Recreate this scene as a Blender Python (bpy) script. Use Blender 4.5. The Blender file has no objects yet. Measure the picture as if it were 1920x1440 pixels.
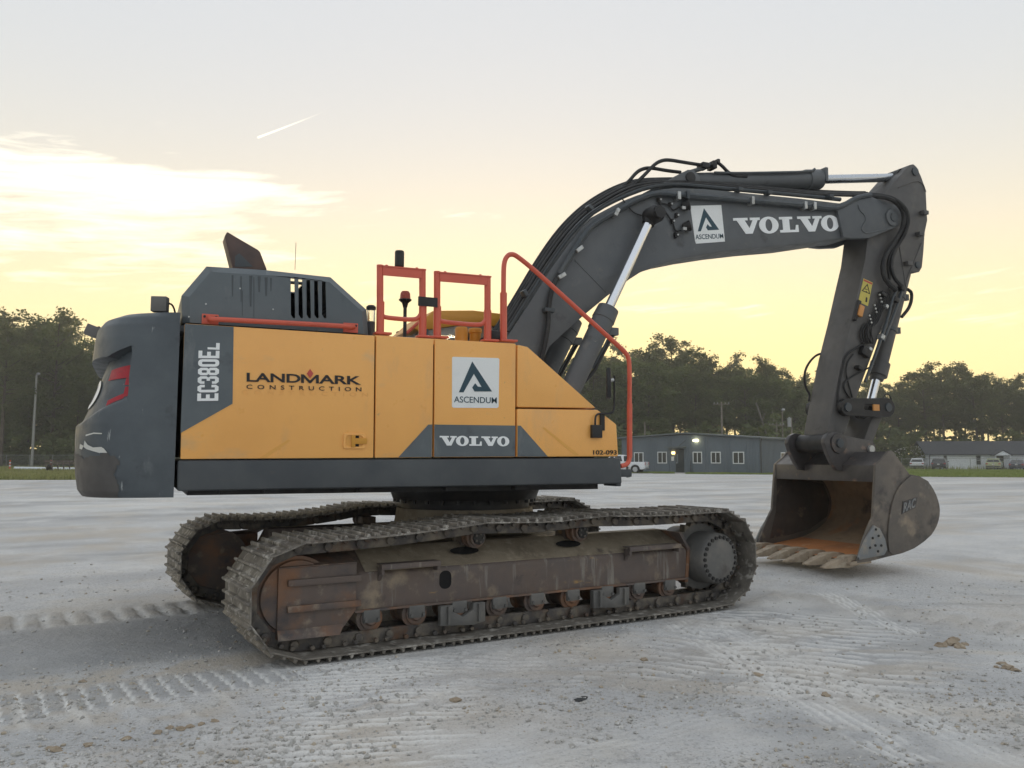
import bpy, bmesh, math, random
import numpy as np
from mathutils import Vector, Matrix, noise as mnoise
random.seed(7)
RNG = np.random.default_rng(11)
sc = bpy.context.scene
col = sc.collection
# ------------------------------------------------------------------ camera
CAM = Vector((-3.208, -8.535, 1.570)); YAW, PIT, ROL = .420, .089, .002
FPX = 1550.0                                   # focal length in pixels of the 1920 px wide photograph
DV = Vector((math.sin(YAW)*math.cos(PIT), math.cos(YAW)*math.cos(PIT), math.sin(PIT)))
RV = Vector((math.cos(YAW), -math.sin(YAW), 0)); UV_ = RV.cross(DV)
RV, UV_ = RV*math.cos(ROL)+UV_*math.sin(ROL), -RV*math.sin(ROL)+UV_*math.cos(ROL)
cd = bpy.data.cameras.new('camera'); cam = bpy.data.objects.new('camera', cd); col.objects.link(cam)
cd.sensor_width = 36; cd.lens = FPX/1920*36; cd.clip_end = 4000; cd.clip_start = .05
cam.matrix_world = Matrix(((RV.x, UV_.x, -DV.x, CAM.x), (RV.y, UV_.y, -DV.y, CAM.y), (RV.z, UV_.z, -DV.z, CAM.z), (0, 0, 0, 1)))
sc.camera = cam
# ------------------------------------------------------------------ sky, sun, exposure
SUN_EL, SUN_AZ = math.radians(2.5), YAW-math.radians(1)     # low sun behind the trees, azimuth from +Y towards +X
sc.view_settings.view_transform = 'Standard'; sc.view_settings.look = 'None'
sc.view_settings.exposure = 1.84; sc.view_settings.gamma = 1.0; sc.view_settings.use_curve_mapping = False
sc.cycles.max_bounces = 6; sc.cycles.diffuse_bounces = 3; sc.cycles.glossy_bounces = 3; sc.cycles.transmission_bounces = 4
W = bpy.data.worlds.new('World'); sc.world = W; W.use_nodes = True
def build_world():
    nt = W.node_tree; N = nt.nodes; L = nt.links; N.clear()
    out = N.new('ShaderNodeOutputWorld'); bg = N.new('ShaderNodeBackground'); L.new(bg.outputs[0], out.inputs[0])
    sky = N.new('ShaderNodeTexSky'); sky.sky_type = 'NISHITA'; sky.sun_disc = False
    sky.sun_elevation = SUN_EL; sky.sun_rotation = SUN_AZ; sky.altitude = 0
    sky.air_density = 1.0; sky.dust_density = 4.0; sky.ozone_density = 1.0
    def math_(op, a, b=None, c=None, clamp=False):
        n = N.new('ShaderNodeMath'); n.operation = op; n.use_clamp = clamp
        for i, v in enumerate((a, b, c)):
            if v is None: continue
            if isinstance(v, (int, float)): n.inputs[i].default_value = v
            else: L.new(v, n.inputs[i])
        return n.outputs[0]
    def mix(f, a, b, mode='MIX'):
        n = N.new('ShaderNodeMix'); n.data_type = 'RGBA'; n.blend_type = mode
        for i, v in ((0, f), (6, a), (7, b)):
            if isinstance(v, (int, float)): n.inputs[i].default_value = v
            elif isinstance(v, tuple): n.inputs[i].default_value = (*v, 1)
            else: L.new(v, n.inputs[i])
        return n.outputs[2]
    # the camera's flattened dynamic range: compress the physical sky
    gam = N.new('ShaderNodeGamma'); gam.inputs[1].default_value = SKY_GAMMA; L.new(sky.outputs[0], gam.inputs[0])
    hsv = N.new('ShaderNodeHueSaturation'); hsv.inputs['Saturation'].default_value = SKY_SAT; L.new(gam.outputs[0], hsv.inputs['Color'])
    base = mix(VEIL, hsv.outputs[0], VEIL_COL)
    tc = N.new('ShaderNodeTexCoord'); sep = N.new('ShaderNodeSeparateXYZ'); L.new(tc.outputs['Generated'], sep.inputs[0])
    # cloud sheet: direction projected to a plane overhead, streaked
    zc = math_('MAXIMUM', sep.outputs[2], .03)
    az = math_('ARCTAN2', sep.outputs[0], sep.outputs[1])           # from +Y towards +X
    el = math_('ARCSINE', sep.outputs[2])
    comb = N.new('ShaderNodeCombineXYZ'); L.new(math_('MULTIPLY', az, 1.0), comb.inputs[0]); L.new(math_('SUBTRACT', math_('MULTIPLY', el, 3.6), math_('MULTIPLY', az, .35)), comb.inputs[1])
    n1 = N.new('ShaderNodeTexNoise'); n1.inputs['Scale'].default_value = 3.6; n1.inputs['Detail'].default_value = 6; n1.inputs['Roughness'].default_value = .58
    n1.inputs['Distortion'].default_value = .35; L.new(comb.outputs[0], n1.inputs['Vector'])
    # broad bank low over the left of the view
    def bump(v, c, w):
        d = math_('DIVIDE', math_('SUBTRACT', v, c), w); return math_('POWER', 2.718, math_('MULTIPLY', math_('MULTIPLY', d, d), -1.0))
    cov = math_('MULTIPLY', bump(az, YAW-.52, .30), bump(el, .270, .070))
    cov2 = math_('MULTIPLY', bump(az, YAW-.36, .17), bump(el, .303, .022))
    cov3 = math_('MULTIPLY', bump(el, .17, .07), .30)
    cc = math_('ADD', math_('ADD', math_('MULTIPLY', cov, .215), math_('MULTIPLY', cov2, .20)), math_('MULTIPLY', cov3, .3))
    mp2 = N.new('ShaderNodeMapping'); mp2.inputs['Scale'].default_value = (1.0, 2.6, 1); mp2.inputs['Rotation'].default_value = (0, 0, .12); L.new(comb.outputs[0], mp2.inputs[0])
    n2 = N.new('ShaderNodeTexNoise'); n2.inputs['Scale'].default_value = 9.; n2.inputs['Detail'].default_value = 6; n2.inputs['Roughness'].default_value = .62; n2.inputs['Distortion'].default_value = .6; L.new(mp2.outputs[0], n2.inputs['Vector'])
    nn = math_('ADD', math_('MULTIPLY', n1.outputs[0], .55), math_('MULTIPLY', n2.outputs[0], .45))
    dens = math_('MULTIPLY', math_('SUBTRACT', math_('ADD', nn, cc), .64), 4.0, clamp=True)
    # warm glow of the low sun in the haze along the horizon, strongest towards the sun
    dz_ = math_('COSINE', math_('SUBTRACT', az, SUN_AZ)); glow = math_('MULTIPLY', math_('POWER', 2.718, math_('MULTIPLY', math_('POWER', math_('DIVIDE', math_('MAXIMUM', el, 0.), GLOW_W), 2.0), -1.0)), math_('POWER', math_('MULTIPLY', math_('ADD', dz_, 1.0), .5), 1.5))
    base = mix(math_('MULTIPLY', glow, GLOW_A), base, GLOW_COL)
    lit = mix(math_('MULTIPLY', dens, .85), base, CLOUD_COL)
    # contrail: a short straight streak, thin at its far end
    c0, c1 = TRAIL
    ux, uy = (c1[0]-c0[0]), (c1[1]-c0[1]); ln = math.hypot(ux, uy); ux /= ln; uy /= ln
    du = math_('SUBTRACT', az, c0[0]); dv = math_('SUBTRACT', el, c0[1])
    t = math_('DIVIDE', math_('ADD', math_('MULTIPLY', du, ux), math_('MULTIPLY', dv, uy)), ln)
    d = math_('ABSOLUTE', math_('SUBTRACT', math_('MULTIPLY', du, uy), math_('MULTIPLY', dv, ux)))
    inside = math_('MULTIPLY', math_('GREATER_THAN', t, 0), math_('LESS_THAN', t, 1))
    w = math_('ADD', math_('MULTIPLY', math_('SUBTRACT', 1.0, t), .0008), .0008)
    k = math_('MULTIPLY', inside, math_('SUBTRACT', 1.0, math_('DIVIDE', d, w), clamp=True))
    k = math_('MULTIPLY', math_('MULTIPLY', k, math_('SUBTRACT', 1.05, t), clamp=True), math_('ADD', .35, math_('MULTIPLY', n2.outputs[0], .9)), clamp=True)
    lit = mix(k, lit, CLOUD_COL)
    L.new(lit, bg.inputs[0]); bg.inputs[1].default_value = SKY_STR
def pix_dir(px, py):
    return (DV*FPX + RV*(px-960) + UV_*(720-py)).normalized()
def azel(px, py):
    d = pix_dir(px, py); return math.atan2(d.x, d.y), math.asin(d.z)
SKY_GAMMA, SKY_SAT, SKY_STR = .62, 1.1, .15
VEIL, VEIL_COL = .87, (1.40, 1.475, 1.56)       # thin even veil of high cloud over the whole dome
CLOUD_COL = (3.9, 3.6, 2.8)
GLOW_COL, GLOW_A, GLOW_W = (3.3, 2.42, .82), .93, .24
TRAIL = (azel(483, 258), azel(606, 210))
build_world()
sl = bpy.data.lights.new('sun', 'SUN'); sl.energy = .9; sl.angle = math.radians(12); sl.color = (1.0, .80, .58)
sun = bpy.data.objects.new('sun', sl); col.objects.link(sun)
sd = Vector((math.sin(SUN_AZ)*math.cos(SUN_EL), math.cos(SUN_AZ)*math.cos(SUN_EL), math.sin(SUN_EL)))
sun.rotation_euler = sd.to_track_quat('Z', 'Y').to_euler()
# ------------------------------------------------------------------ photograph pixel -> place
TH = .133                                       # the tracks are turned this much under the upper structure
CT, ST = math.cos(TH), math.sin(TH)
def ray(px, py): return DV*FPX + RV*(px-960) + UV_*(720-py)
def U(px, py, Y):                               # on a plane y = Y of the upper structure
    v = ray(px, py); return CAM + v*((Y-CAM.y)/v.y)
def G(px, py, z=0.):                            # on the ground
    v = ray(px, py); return CAM + v*((z-CAM.z)/v.z)
def T(px, py, Y):                               # on a plane y' = Y of the track frame, in track coordinates
    v = ray(px, py); c0 = Vector((CT*CAM.x+ST*CAM.y, -ST*CAM.x+CT*CAM.y, CAM.z)); w = Vector((CT*v.x+ST*v.y, -ST*v.x+CT*v.y, v.z))
    return c0 + w*((Y-c0.y)/w.y)
def BP(px, D, z=0.):                            # ground point in image column px at camera depth D
    f = Vector((math.sin(YAW), math.cos(YAW), 0)); r = Vector((math.cos(YAW), -math.sin(YAW), 0))
    p = CAM + f*D + r*(D*(px-960)/(FPX*math.cos(PIT)+ .089*133)); return Vector((p.x, p.y, z))
def TR(p): return Vector((CT*p[0]-ST*p[1], ST*p[0]+CT*p[1], p[2]))
# ------------------------------------------------------------------ materials
HAZE_D = .0011
MATS = {}
def mat(name, base, rough=.6, metal=0., layers=(), bump=None, coat=0., trans=None, emit=None, spec=.5, attr=None, alpha=None):
    """layers: (colour, scale, lo, hi, detail[, stretch xyz]) noise patches over the base; bump: (scale, strength, distance)"""
    m = bpy.data.materials.new(name); m.use_nodes = True; nt = m.node_tree; N = nt.nodes; L = nt.links
    b = N['Principled BSDF']; b.inputs['Roughness'].default_value = rough; b.inputs['Metallic'].default_value = metal
    b.inputs['Specular IOR Level'].default_value = spec
    if coat: b.inputs['Coat Weight'].default_value = coat; b.inputs['Coat Roughness'].default_value = .25
    tc = N.new('ShaderNodeTexCoord'); oi = N.new('ShaderNodeObjectInfo')
    vm = N.new('ShaderNodeVectorMath'); vm.operation = 'MULTIPLY_ADD'; vm.inputs[1].default_value = (1, 1, 1)
    sc_ = N.new('ShaderNodeVectorMath'); sc_.operation = 'SCALE'; sc_.inputs[0].default_value = (37, 91, 53); L.new(oi.outputs['Random'], sc_.inputs['Scale'])
    L.new(tc.outputs['Object'], vm.inputs[0]); L.new(sc_.outputs[0], vm.inputs[2]); vec = vm.outputs[0]
    c = N.new('ShaderNodeRGB'); c.outputs[0].default_value = (*base, 1); cur = c.outputs[0]
    rcur = None
    for k, ly in enumerate(layers):
        cl, scl, lo, hi, det = ly[:5]; st = ly[5] if len(ly) > 5 else (1, 1, 1)
        mp = N.new('ShaderNodeMapping'); mp.inputs['Scale'].default_value = st; mp.inputs['Location'].default_value = (k*3.7, k*1.9, k*5.1); L.new(vec, mp.inputs[0])
        n = N.new('ShaderNodeTexNoise'); n.inputs['Scale'].default_value = scl; n.inputs['Detail'].default_value = det; n.inputs['Roughness'].default_value = .62
        L.new(mp.outputs[0], n.inputs['Vector'])
        mr = N.new('ShaderNodeMapRange'); mr.inputs[1].default_value = lo; mr.inputs[2].default_value = hi; L.new(n.outputs[0], mr.inputs[0])
        mx = N.new('ShaderNodeMix'); mx.data_type = 'RGBA'; L.new(mr.outputs[0], mx.inputs[0]); L.new(cur, mx.inputs[6]); mx.inputs[7].default_value = (*cl, 1); cur = mx.outputs[2]
    if attr:
        for an, cl, amt in attr:
            a = N.new('ShaderNodeAttribute'); a.attribute_name = an
            mr = N.new('ShaderNodeMath'); mr.operation = 'MULTIPLY'; mr.inputs[1].default_value = amt; mr.use_clamp = True; L.new(a.outputs['Fac'], mr.inputs[0])
            mx = N.new('ShaderNodeMix'); mx.data_type = 'RGBA'; L.new(mr.outputs[0], mx.inputs[0]); L.new(cur, mx.inputs[6]); mx.inputs[7].default_value = (*cl, 1); cur = mx.outputs[2]
    L.new(cur, b.inputs['Base Color'])
    # a little roughness variation everywhere
    n = N.new('ShaderNodeTexNoise'); n.inputs['Scale'].default_value = 9; n.inputs['Detail'].default_value = 5; L.new(vec, n.inputs['Vector'])
    mr = N.new('ShaderNodeMapRange'); mr.inputs[1].default_value = .3; mr.inputs[2].default_value = .7
    mr.inputs[3].default_value = max(.03, rough-.1); mr.inputs[4].default_value = min(1, rough+.12); L.new(n.outputs[0], mr.inputs[0]); L.new(mr.outputs[0], b.inputs['Roughness'])
    if bump:
        prev = None
        for (s, st, di) in (bump if isinstance(bump[0], tuple) else (bump,)):
            n = N.new('ShaderNodeTexNoise'); n.inputs['Scale'].default_value = s; n.inputs['Detail'].default_value = 6; L.new(vec, n.inputs['Vector'])
            bp = N.new('ShaderNodeBump'); bp.inputs['Strength'].default_value = st; bp.inputs['Distance'].default_value = di; L.new(n.outputs[0], bp.inputs['Height'])
            if prev: L.new(prev, bp.inputs['Normal'])
            prev = bp.outputs[0]
        L.new(prev, b.inputs['Normal'])
    if emit: b.inputs['Emission Color'].default_value = (*emit[0], 1); b.inputs['Emission Strength'].default_value = emit[1]
    if alpha is not None: b.inputs['Transmission Weight'].default_value = alpha
    if trans:
        t = N.new('ShaderNodeBsdfTranslucent'); t.inputs[0].default_value = (*trans[0], 1); ms = N.new('ShaderNodeMixShader'); ms.inputs[0].default_value = trans[1]
        L.new(b.outputs[0], ms.inputs[1]); L.new(t.outputs[0], ms.inputs[2]); L.new(ms.outputs[0], N['Material Output'].inputs[0])
    MATS[name] = m; return m
DUST = (.30, .26, .20)
mat('yellow', (.94, .47, .12), .36, layers=[((.87, .42, .105), 1.3, .45, .75, 4), ((.70, .40, .16), 3.0, .57, .82, 7, (1, 1, .35)), ((.52, .32, .13), 12, .68, .78, 7), ((.62, .42, .22), 2.1, .60, .80, 8, (.6, 1, 1.2))], bump=((1.4, .45, .04), (50, .06, .001)), coat=.35)
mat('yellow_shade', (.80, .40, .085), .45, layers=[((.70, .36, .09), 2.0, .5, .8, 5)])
mat('old_yellow', (.64, .30, .035), .45)
mat('grey_paint', (.098, .118, .130), .45, layers=[((.135, .157, .168), 1.4, .42, .72, 6), ((.20, .215, .22), 5.0, .60, .80, 8, (1, 1, .35)), ((.06, .07, .078), 3.4, .60, .74, 7)], bump=((3.0, .12, .008),), coat=.1)
mat('weight_paint', (.070, .084, .096), .48, layers=[((.10, .118, .13), 1.8, .42, .70, 7), ((.19, .205, .21), 5.0, .61, .80, 9, (1, 1, .45)), ((.30, .32, .32), 9, .67, .71, 10, (2.4, 2.4, .5)), ((.038, .043, .048), 2.7, .58, .72, 7), ((.07, .042, .025), 2.3, .68, .76, 8)], bump=((3.0, .25, .012), (40, .14, .002)))
mat('weight_bare', (.078, .073, .070), .6, layers=[((.11, .105, .10), 2.2, .45, .7, 7), ((.06, .03, .016), 1.7, .6, .72, 8)], bump=(4, .2, .01))
mat('chipped_white', (.62, .62, .58), .6)
mat('dark_grey', (.058, .066, .074), .5, layers=[((.085, .095, .10), 2.0, .45, .75, 6), ((.11, .10, .085), 7.0, .64, .85, 8, (.5, .5, 1.4))], bump=(6, .1, .004))
mat('boom_paint', (.094, .103, .111), .5, layers=[((.125, .132, .136), 1.2, .40, .70, 7), ((.18, .172, .155), 5.0, .60, .80, 8), ((.05, .05, .05), 3.0, .62, .76, 6), ((.24, .235, .22), 16, .68, .76, 7)], bump=((5, .14, .005), (60, .08, .001)))
mat('arm_paint', (.085, .083, .082), .55, layers=[((.115, .108, .10), 1.5, .4, .72, 8), ((.14, .125, .105), 6.0, .6, .85, 8), ((.028, .028, .03), 3.2, .62, .75, 6)], bump=(7, .14, .004))
mat('red_paint', (.66, .115, .065), .42, layers=[((.52, .095, .06), 3, .5, .8, 6), ((.34, .08, .055), 9, .66, .78, 8)], coat=.2)
mat('reflective_red', (.40, .008, .02), .45, layers=[((.30, .01, .02), 30, .5, .7, 4)])
mat('white_letter', (.90, .92, .92), .45, layers=[((.78, .81, .81), 5, .52, .8, 6)])
mat('sign_white', (.84, .86, .85), .4, layers=[((.72, .74, .73), 3, .5, .8, 6), ((.60, .58, .54), 14, .66, .8, 6)])
mat('logo_blue', (.020, .060, .085), .45)
mat('black_letter', (.016, .013, .013), .5)
mat('ghost_letter', (.86, .43, .115), .42)
mat('stain', (.066, .078, .086), .5)
mat('diamond_red', (.52, .075, .06), .45)
mat('black_rubber', (.016, .016, .017), .55, layers=[((.04, .038, .034), 6, .5, .8, 7)])
mat('black_steel', (.014, .014, .015), .5, layers=[((.035, .03, .026), 5, .5, .8, 7)])
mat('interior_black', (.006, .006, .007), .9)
mat('pipe_steel', (.06, .07, .078), .42, metal=.2, layers=[((.10, .105, .105), 4, .5, .8, 6)])
mat('bright_steel', (.50, .51, .50), .38, metal=.7, layers=[((.25, .24, .22), 12, .5, .75, 6)])
mat('chrome', (.80, .82, .86), .12, metal=1.)
mat('dull_chrome', (.55, .58, .62), .22, metal=1.)
mat('track_steel', (.145, .132, .115), .65, metal=.2, layers=[((.24, .22, .19), 5, .42, .64, 8), ((.44, .42, .38), 10, .53, .65, 8), ((.10, .068, .05), 3, .58, .72, 7), ((.06, .054, .05), 9, .60, .70, 6)], bump=((30, .45, .008),))
mat('grouser_steel', (.10, .085, .07), .5, metal=.45, layers=[((.18, .16, .13), 9, .45, .7, 7), ((.075, .045, .03), 4, .55, .75, 7)], bump=(35, .3, .004))
mat('link_steel', (.085, .080, .078), .5, metal=.3, layers=[((.22, .19, .15), 6, .44, .66, 8), ((.14, .075, .042), 3, .55, .70, 7)], bump=(25, .25, .004))
mat('frame_rust', (.118, .096, .088), .6, layers=[((.155, .115, .092), 2.0, .42, .66, 7), ((.30, .24, .17), 3.5, .54, .70, 9), ((.42, .26, .09), 6, .63, .74, 9, (.5, .5, 1.6)), ((.06, .05, .05), 2.6, .60, .70, 6), ((.26, .24, .21), 14, .57, .70, 5, (1, 1, .10))], bump=((9, .2, .006), (60, .15, .002)))
mat('frame_dust', (.29, .245, .180), .85, layers=[((.19, .155, .112), 3, .42, .66, 8), ((.40, .345, .26), 9, .52, .74, 8), ((.12, .10, .085), 5, .62, .74, 7)], bump=((20, .4, .008), (90, .4, .003)))
mat('guard_rust', (.130, .100, .086), .6, layers=[((.23, .115, .06), 2.2, .46, .64, 8), ((.08, .07, .07), 3, .52, .66, 7), ((.30, .245, .19), 7, .58, .76, 8)], bump=(12, .25, .005))
mat('final_drive', (.118, .118, .114), .5, layers=[((.18, .17, .155), 4, .45, .7, 7), ((.085, .08, .075), 3, .55, .7, 6)], bump=(14, .15, .003))
mat('bucket_out', (.110, .098, .086), .55, layers=[((.17, .142, .115), 1.8, .42, .66, 8), ((.33, .265, .19), 3.2, .55, .74, 8), ((.055, .05, .048), 2.4, .56, .70, 7), ((.24, .125, .065), 5, .63, .76, 8), ((.30, .29, .27), 20, .68, .74, 5, (1, 1, .3))], bump=((8, .2, .006), (50, .2, .002)))
mat('bucket_top', (.045, .041, .042), .40, layers=[((.085, .077, .074), 2.5, .42, .66, 7), ((.22, .14, .10), 6, .60, .72, 9)], bump=(14, .2, .004), coat=.1)
mat('exhaust_rust', (.085, .058, .052), .55, layers=[((.12, .07, .055), 4, .42, .66, 7)])
mat('bucket_in', (.20, .145, .10), .75, layers=[((.33, .235, .15), 1.4, .38, .58, 8), ((.07, .058, .052), 1.9, .54, .66, 8), ((.36, .17, .075), 2.6, .56, .72, 8)], bump=((10, .3, .008), (70, .25, .002)))
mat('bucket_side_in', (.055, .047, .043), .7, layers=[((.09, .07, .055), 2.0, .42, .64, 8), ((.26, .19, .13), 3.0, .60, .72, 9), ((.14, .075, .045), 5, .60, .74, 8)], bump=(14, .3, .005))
mat('bucket_floor', (.46, .185, .065), .8, layers=[((.33, .14, .06), 2.2, .45, .7, 7), ((.50, .32, .19), 5, .56, .74, 8)], bump=(14, .4, .008))
mat('tooth', (.36, .29, .21), .7, layers=[((.21, .165, .12), 6, .45, .66, 7), ((.46, .40, .31), 11, .52, .72, 7)], bump=((24, .6, .012), (70, .3, .003)))
mat('cutter', (.19, .20, .205), .5, layers=[((.30, .265, .215), 7, .48, .70, 8), ((.11, .11, .11), 4, .6, .75, 7)], bump=(20, .25, .004))
mat('glass_dark', (.012, .014, .015), .06, spec=.8)
mat('glass_clear', (.9, .93, .92), .02, alpha=.96)
mat('amber', (.30, .035, .01), .3)
mat('orange_tag', (.62, .28, .08), .5)
mat('decal_yellow', (.60, .50, .10), .45, layers=[((.48, .42, .14), 14, .5, .8, 6)])
mat('dust_box', (.17, .16, .15), .6)
# ------------------------------------------------------------------ mesh helpers
class MB:
    def __init__(s): s.v = []; s.f = []
    def add(s, vs, fs):
        o = len(s.v); s.v += [tuple(v) for v in vs]; s.f += [tuple(i+o for i in f) for f in fs]; return s
    def box(s, c, sz, M=None):
        vs = [Vector((c[0]+sz[0]*.5*a, c[1]+sz[1]*.5*b, c[2]+sz[2]*.5*d)) for a in (-1, 1) for b in (-1, 1) for d in (-1, 1)]
        if M is not None: vs = [M @ v for v in vs]
        return s.add(vs, [(0, 1, 3, 2), (4, 6, 7, 5), (0, 4, 5, 1), (2, 3, 7, 6), (0, 2, 6, 4), (1, 5, 7, 3)])
    def prism(s, poly, y0, y1):                 # (x, z) outline extruded along y
        n = len(poly); vs = [(p[0], y0, p[1]) for p in poly]+[(p[0], y1, p[1]) for p in poly]
        return s.add(vs, [tuple(range(n)), tuple(range(2*n-1, n-1, -1))]+[(i, i+n, (i+1) % n+n, (i+1) % n) for i in range(n)])
    def hull2(s, a, b):                         # two outlines (3-D points, same count) joined
        n = len(a); return s.add(list(a)+list(b), [tuple(range(n)), tuple(range(2*n-1, n-1, -1))]+[(i, i+n, (i+1) % n+n, (i+1) % n) for i in range(n)])
    def cyl(s, p0, p1, r0, r1=None, n=20, cap=True):
        p0 = Vector(p0); p1 = Vector(p1); r1 = r0 if r1 is None else r1; d = (p1-p0).normalized()
        a = d.orthogonal().normalized(); b = d.cross(a)
        ring = lambda p, r: [p+a*(r*math.cos(2*math.pi*i/n))+b*(r*math.sin(2*math.pi*i/n)) for i in range(n)]
        fs = [(i, (i+1) % n, (i+1) % n+n, i+n) for i in range(n)]
        if cap: fs += [tuple(range(n-1, -1, -1)), tuple(range(n, 2*n))]
        return s.add(ring(p0, r0)+ring(p1, r1), fs)
    def lathe(s, p, axis, prof, n=24):          # prof: (distance along axis, radius)
        p = Vector(p); d = Vector(axis).normalized(); a = d.orthogonal().normalized(); b = d.cross(a); vs = []; fs = []
        for (t, r) in prof: vs += [p+d*t+a*(r*math.cos(2*math.pi*i/n))+b*(r*math.sin(2*math.pi*i/n)) for i in range(n)]
        for k in range(len(prof)-1): fs += [(k*n+i, k*n+(i+1) % n, (k+1)*n+(i+1) % n, (k+1)*n+i) for i in range(n)]
        fs += [tuple(range(n-1, -1, -1)), tuple(range((len(prof)-1)*n, len(prof)*n))]
        return s.add(vs, fs)
    def tube(s, pts, r, n=8, smooth=0):
        pts = [Vector(p) for p in pts]
        for _ in range(smooth):                 # corner cutting
            q = [pts[0]]
            for a, b in zip(pts, pts[1:]): q += [a.lerp(b, .25), a.lerp(b, .75)]
            pts = q+[pts[-1]]
        vs = []; fs = []; up = None; m = len(pts)
        for i, p in enumerate(pts):
            d = (pts[min(i+1, m-1)]-pts[max(i-1, 0)]).normalized()
            if up is None: up = d.orthogonal().normalized()
            up = (up-d*up.dot(d)).normalized(); b = d.cross(up)
            vs += [p+up*(r*math.cos(2*math.pi*k/n))+b*(r*math.sin(2*math.pi*k/n)) for k in range(n)]
        for i in range(m-1): fs += [(i*n+k, i*n+(k+1) % n, (i+1)*n+(k+1) % n, (i+1)*n+k) for k in range(n)]
        fs += [tuple(range(n-1, -1, -1)), tuple(range((m-1)*n, m*n))]
        return s.add(vs, fs)
    def bm(s):
        b = bmesh.new(); vs = [b.verts.new(v) for v in s.v]
        for f in s.f:
            try: b.faces.new([vs[i] for i in f])
            except ValueError: pass
        return b
    def build(s, name, m, parent=None, bev=0, seg=2, ang=35, **kw):
        b = s.bm(); return link_bm(b, name, m, parent, bev, seg, ang, **kw)
def link_bm(b, name, m, parent=None, bev=0, seg=2, ang=35, recalc=True, kind=None, label=None):
    if recalc: bmesh.ops.recalc_face_normals(b, faces=b.faces[:])
    if bev:
        ed = [e for e in b.edges if len(e.link_faces) == 2 and e.calc_face_angle(0) > .35]
        if ed: bmesh.ops.bevel(b, geom=ed, offset=bev, segments=seg, affect='EDGES', profile=.6, clamp_overlap=True)
    me = bpy.data.meshes.new(name); b.to_mesh(me); b.free(); return link_me(me, name, m, parent, ang, kind, label)
def link_me(me, name, m, parent=None, ang=35, kind=None, label=None):
    me.polygons.foreach_set('use_smooth', [True]*len(me.polygons))
    me.set_sharp_from_angle(angle=math.radians(ang))
    me.materials.append(MATS[m] if isinstance(m, str) else m)
    o = bpy.data.objects.new(name, me); col.objects.link(o)
    if parent: o.parent = parent
    if kind: o['kind'] = kind
    if label: o['label'] = label
    return o
def thing(name, label, cat, loc=(0, 0, 0), group=None, rz=0):
    o = bpy.data.objects.new(name, None); col.objects.link(o); o.location = loc; o.rotation_euler.z = rz; o.empty_display_size = .3
    o['label'] = label; o['category'] = cat
    if group: o['group'] = group
    return o
def tag(o, label, cat, group=None):
    o['label'] = label; o['category'] = cat
    if group: o['group'] = group
    return o
def holed(outer, holes, y0, y1, name, m, parent, bev=0, ang=35):
    """plate in a plane of constant y with real holes"""
    b = bmesh.new()
    for lp in [outer]+holes:
        vs = [b.verts.new((p[0], y0, p[1])) for p in lp]
        for i in range(len(vs)): b.edges.new((vs[i], vs[(i+1) % len(vs)]))
    bmesh.ops.triangle_fill(b, edges=b.edges[:], use_beauty=True, use_dissolve=False)
    r = bmesh.ops.extrude_face_region(b, geom=b.faces[:])
    for e in r['geom']:
        if isinstance(e, bmesh.types.BMVert): e.co.y = y1
    return link_bm(b, name, m, parent, bev, 1, ang)
def xz(pxs, Y): return [(lambda p: (p.x, p.z))(U(x, y, Y)) for x, y in pxs]
def offs(pts, Y): return [U(x, y, Y) for x, y in pts]
def roundrect(cx, cz, w, h, r, n=4):
    out = []
    for sx, sz, a0 in ((1, 1, 0), (-1, 1, 90), (-1, -1, 180), (1, -1, 270)):
        for k in range(n+1):
            a = math.radians(a0+90*k/n); out.append((cx+sx*(w/2-r)+r*math.cos(a), cz+sz*(h/2-r)+r*math.sin(a)))
    return out
def flat(poly3, name, m, parent, d=Vector((0, -1, 0)), t=.003, **kw):   # thin raised sheet: letters, films, stickers
    mb = MB(); mb.hull2([Vector(p)+d*t for p in poly3], poly3); return mb.build(name, m, parent, **kw)
def text_mesh(body, bold=0., space=1.):
    cu = bpy.data.curves.new('t', 'FONT'); cu.body = body; cu.offset = bold; cu.space_character = space; cu.resolution_u = 4
    o = bpy.data.objects.new('t', cu); col.objects.link(o); dg = bpy.context.evaluated_depsgraph_get(); dg.update()
    me = bpy.data.meshes.new_from_object(o.evaluated_get(dg)); bpy.data.objects.remove(o); bpy.data.curves.remove(cu); return me
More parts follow.
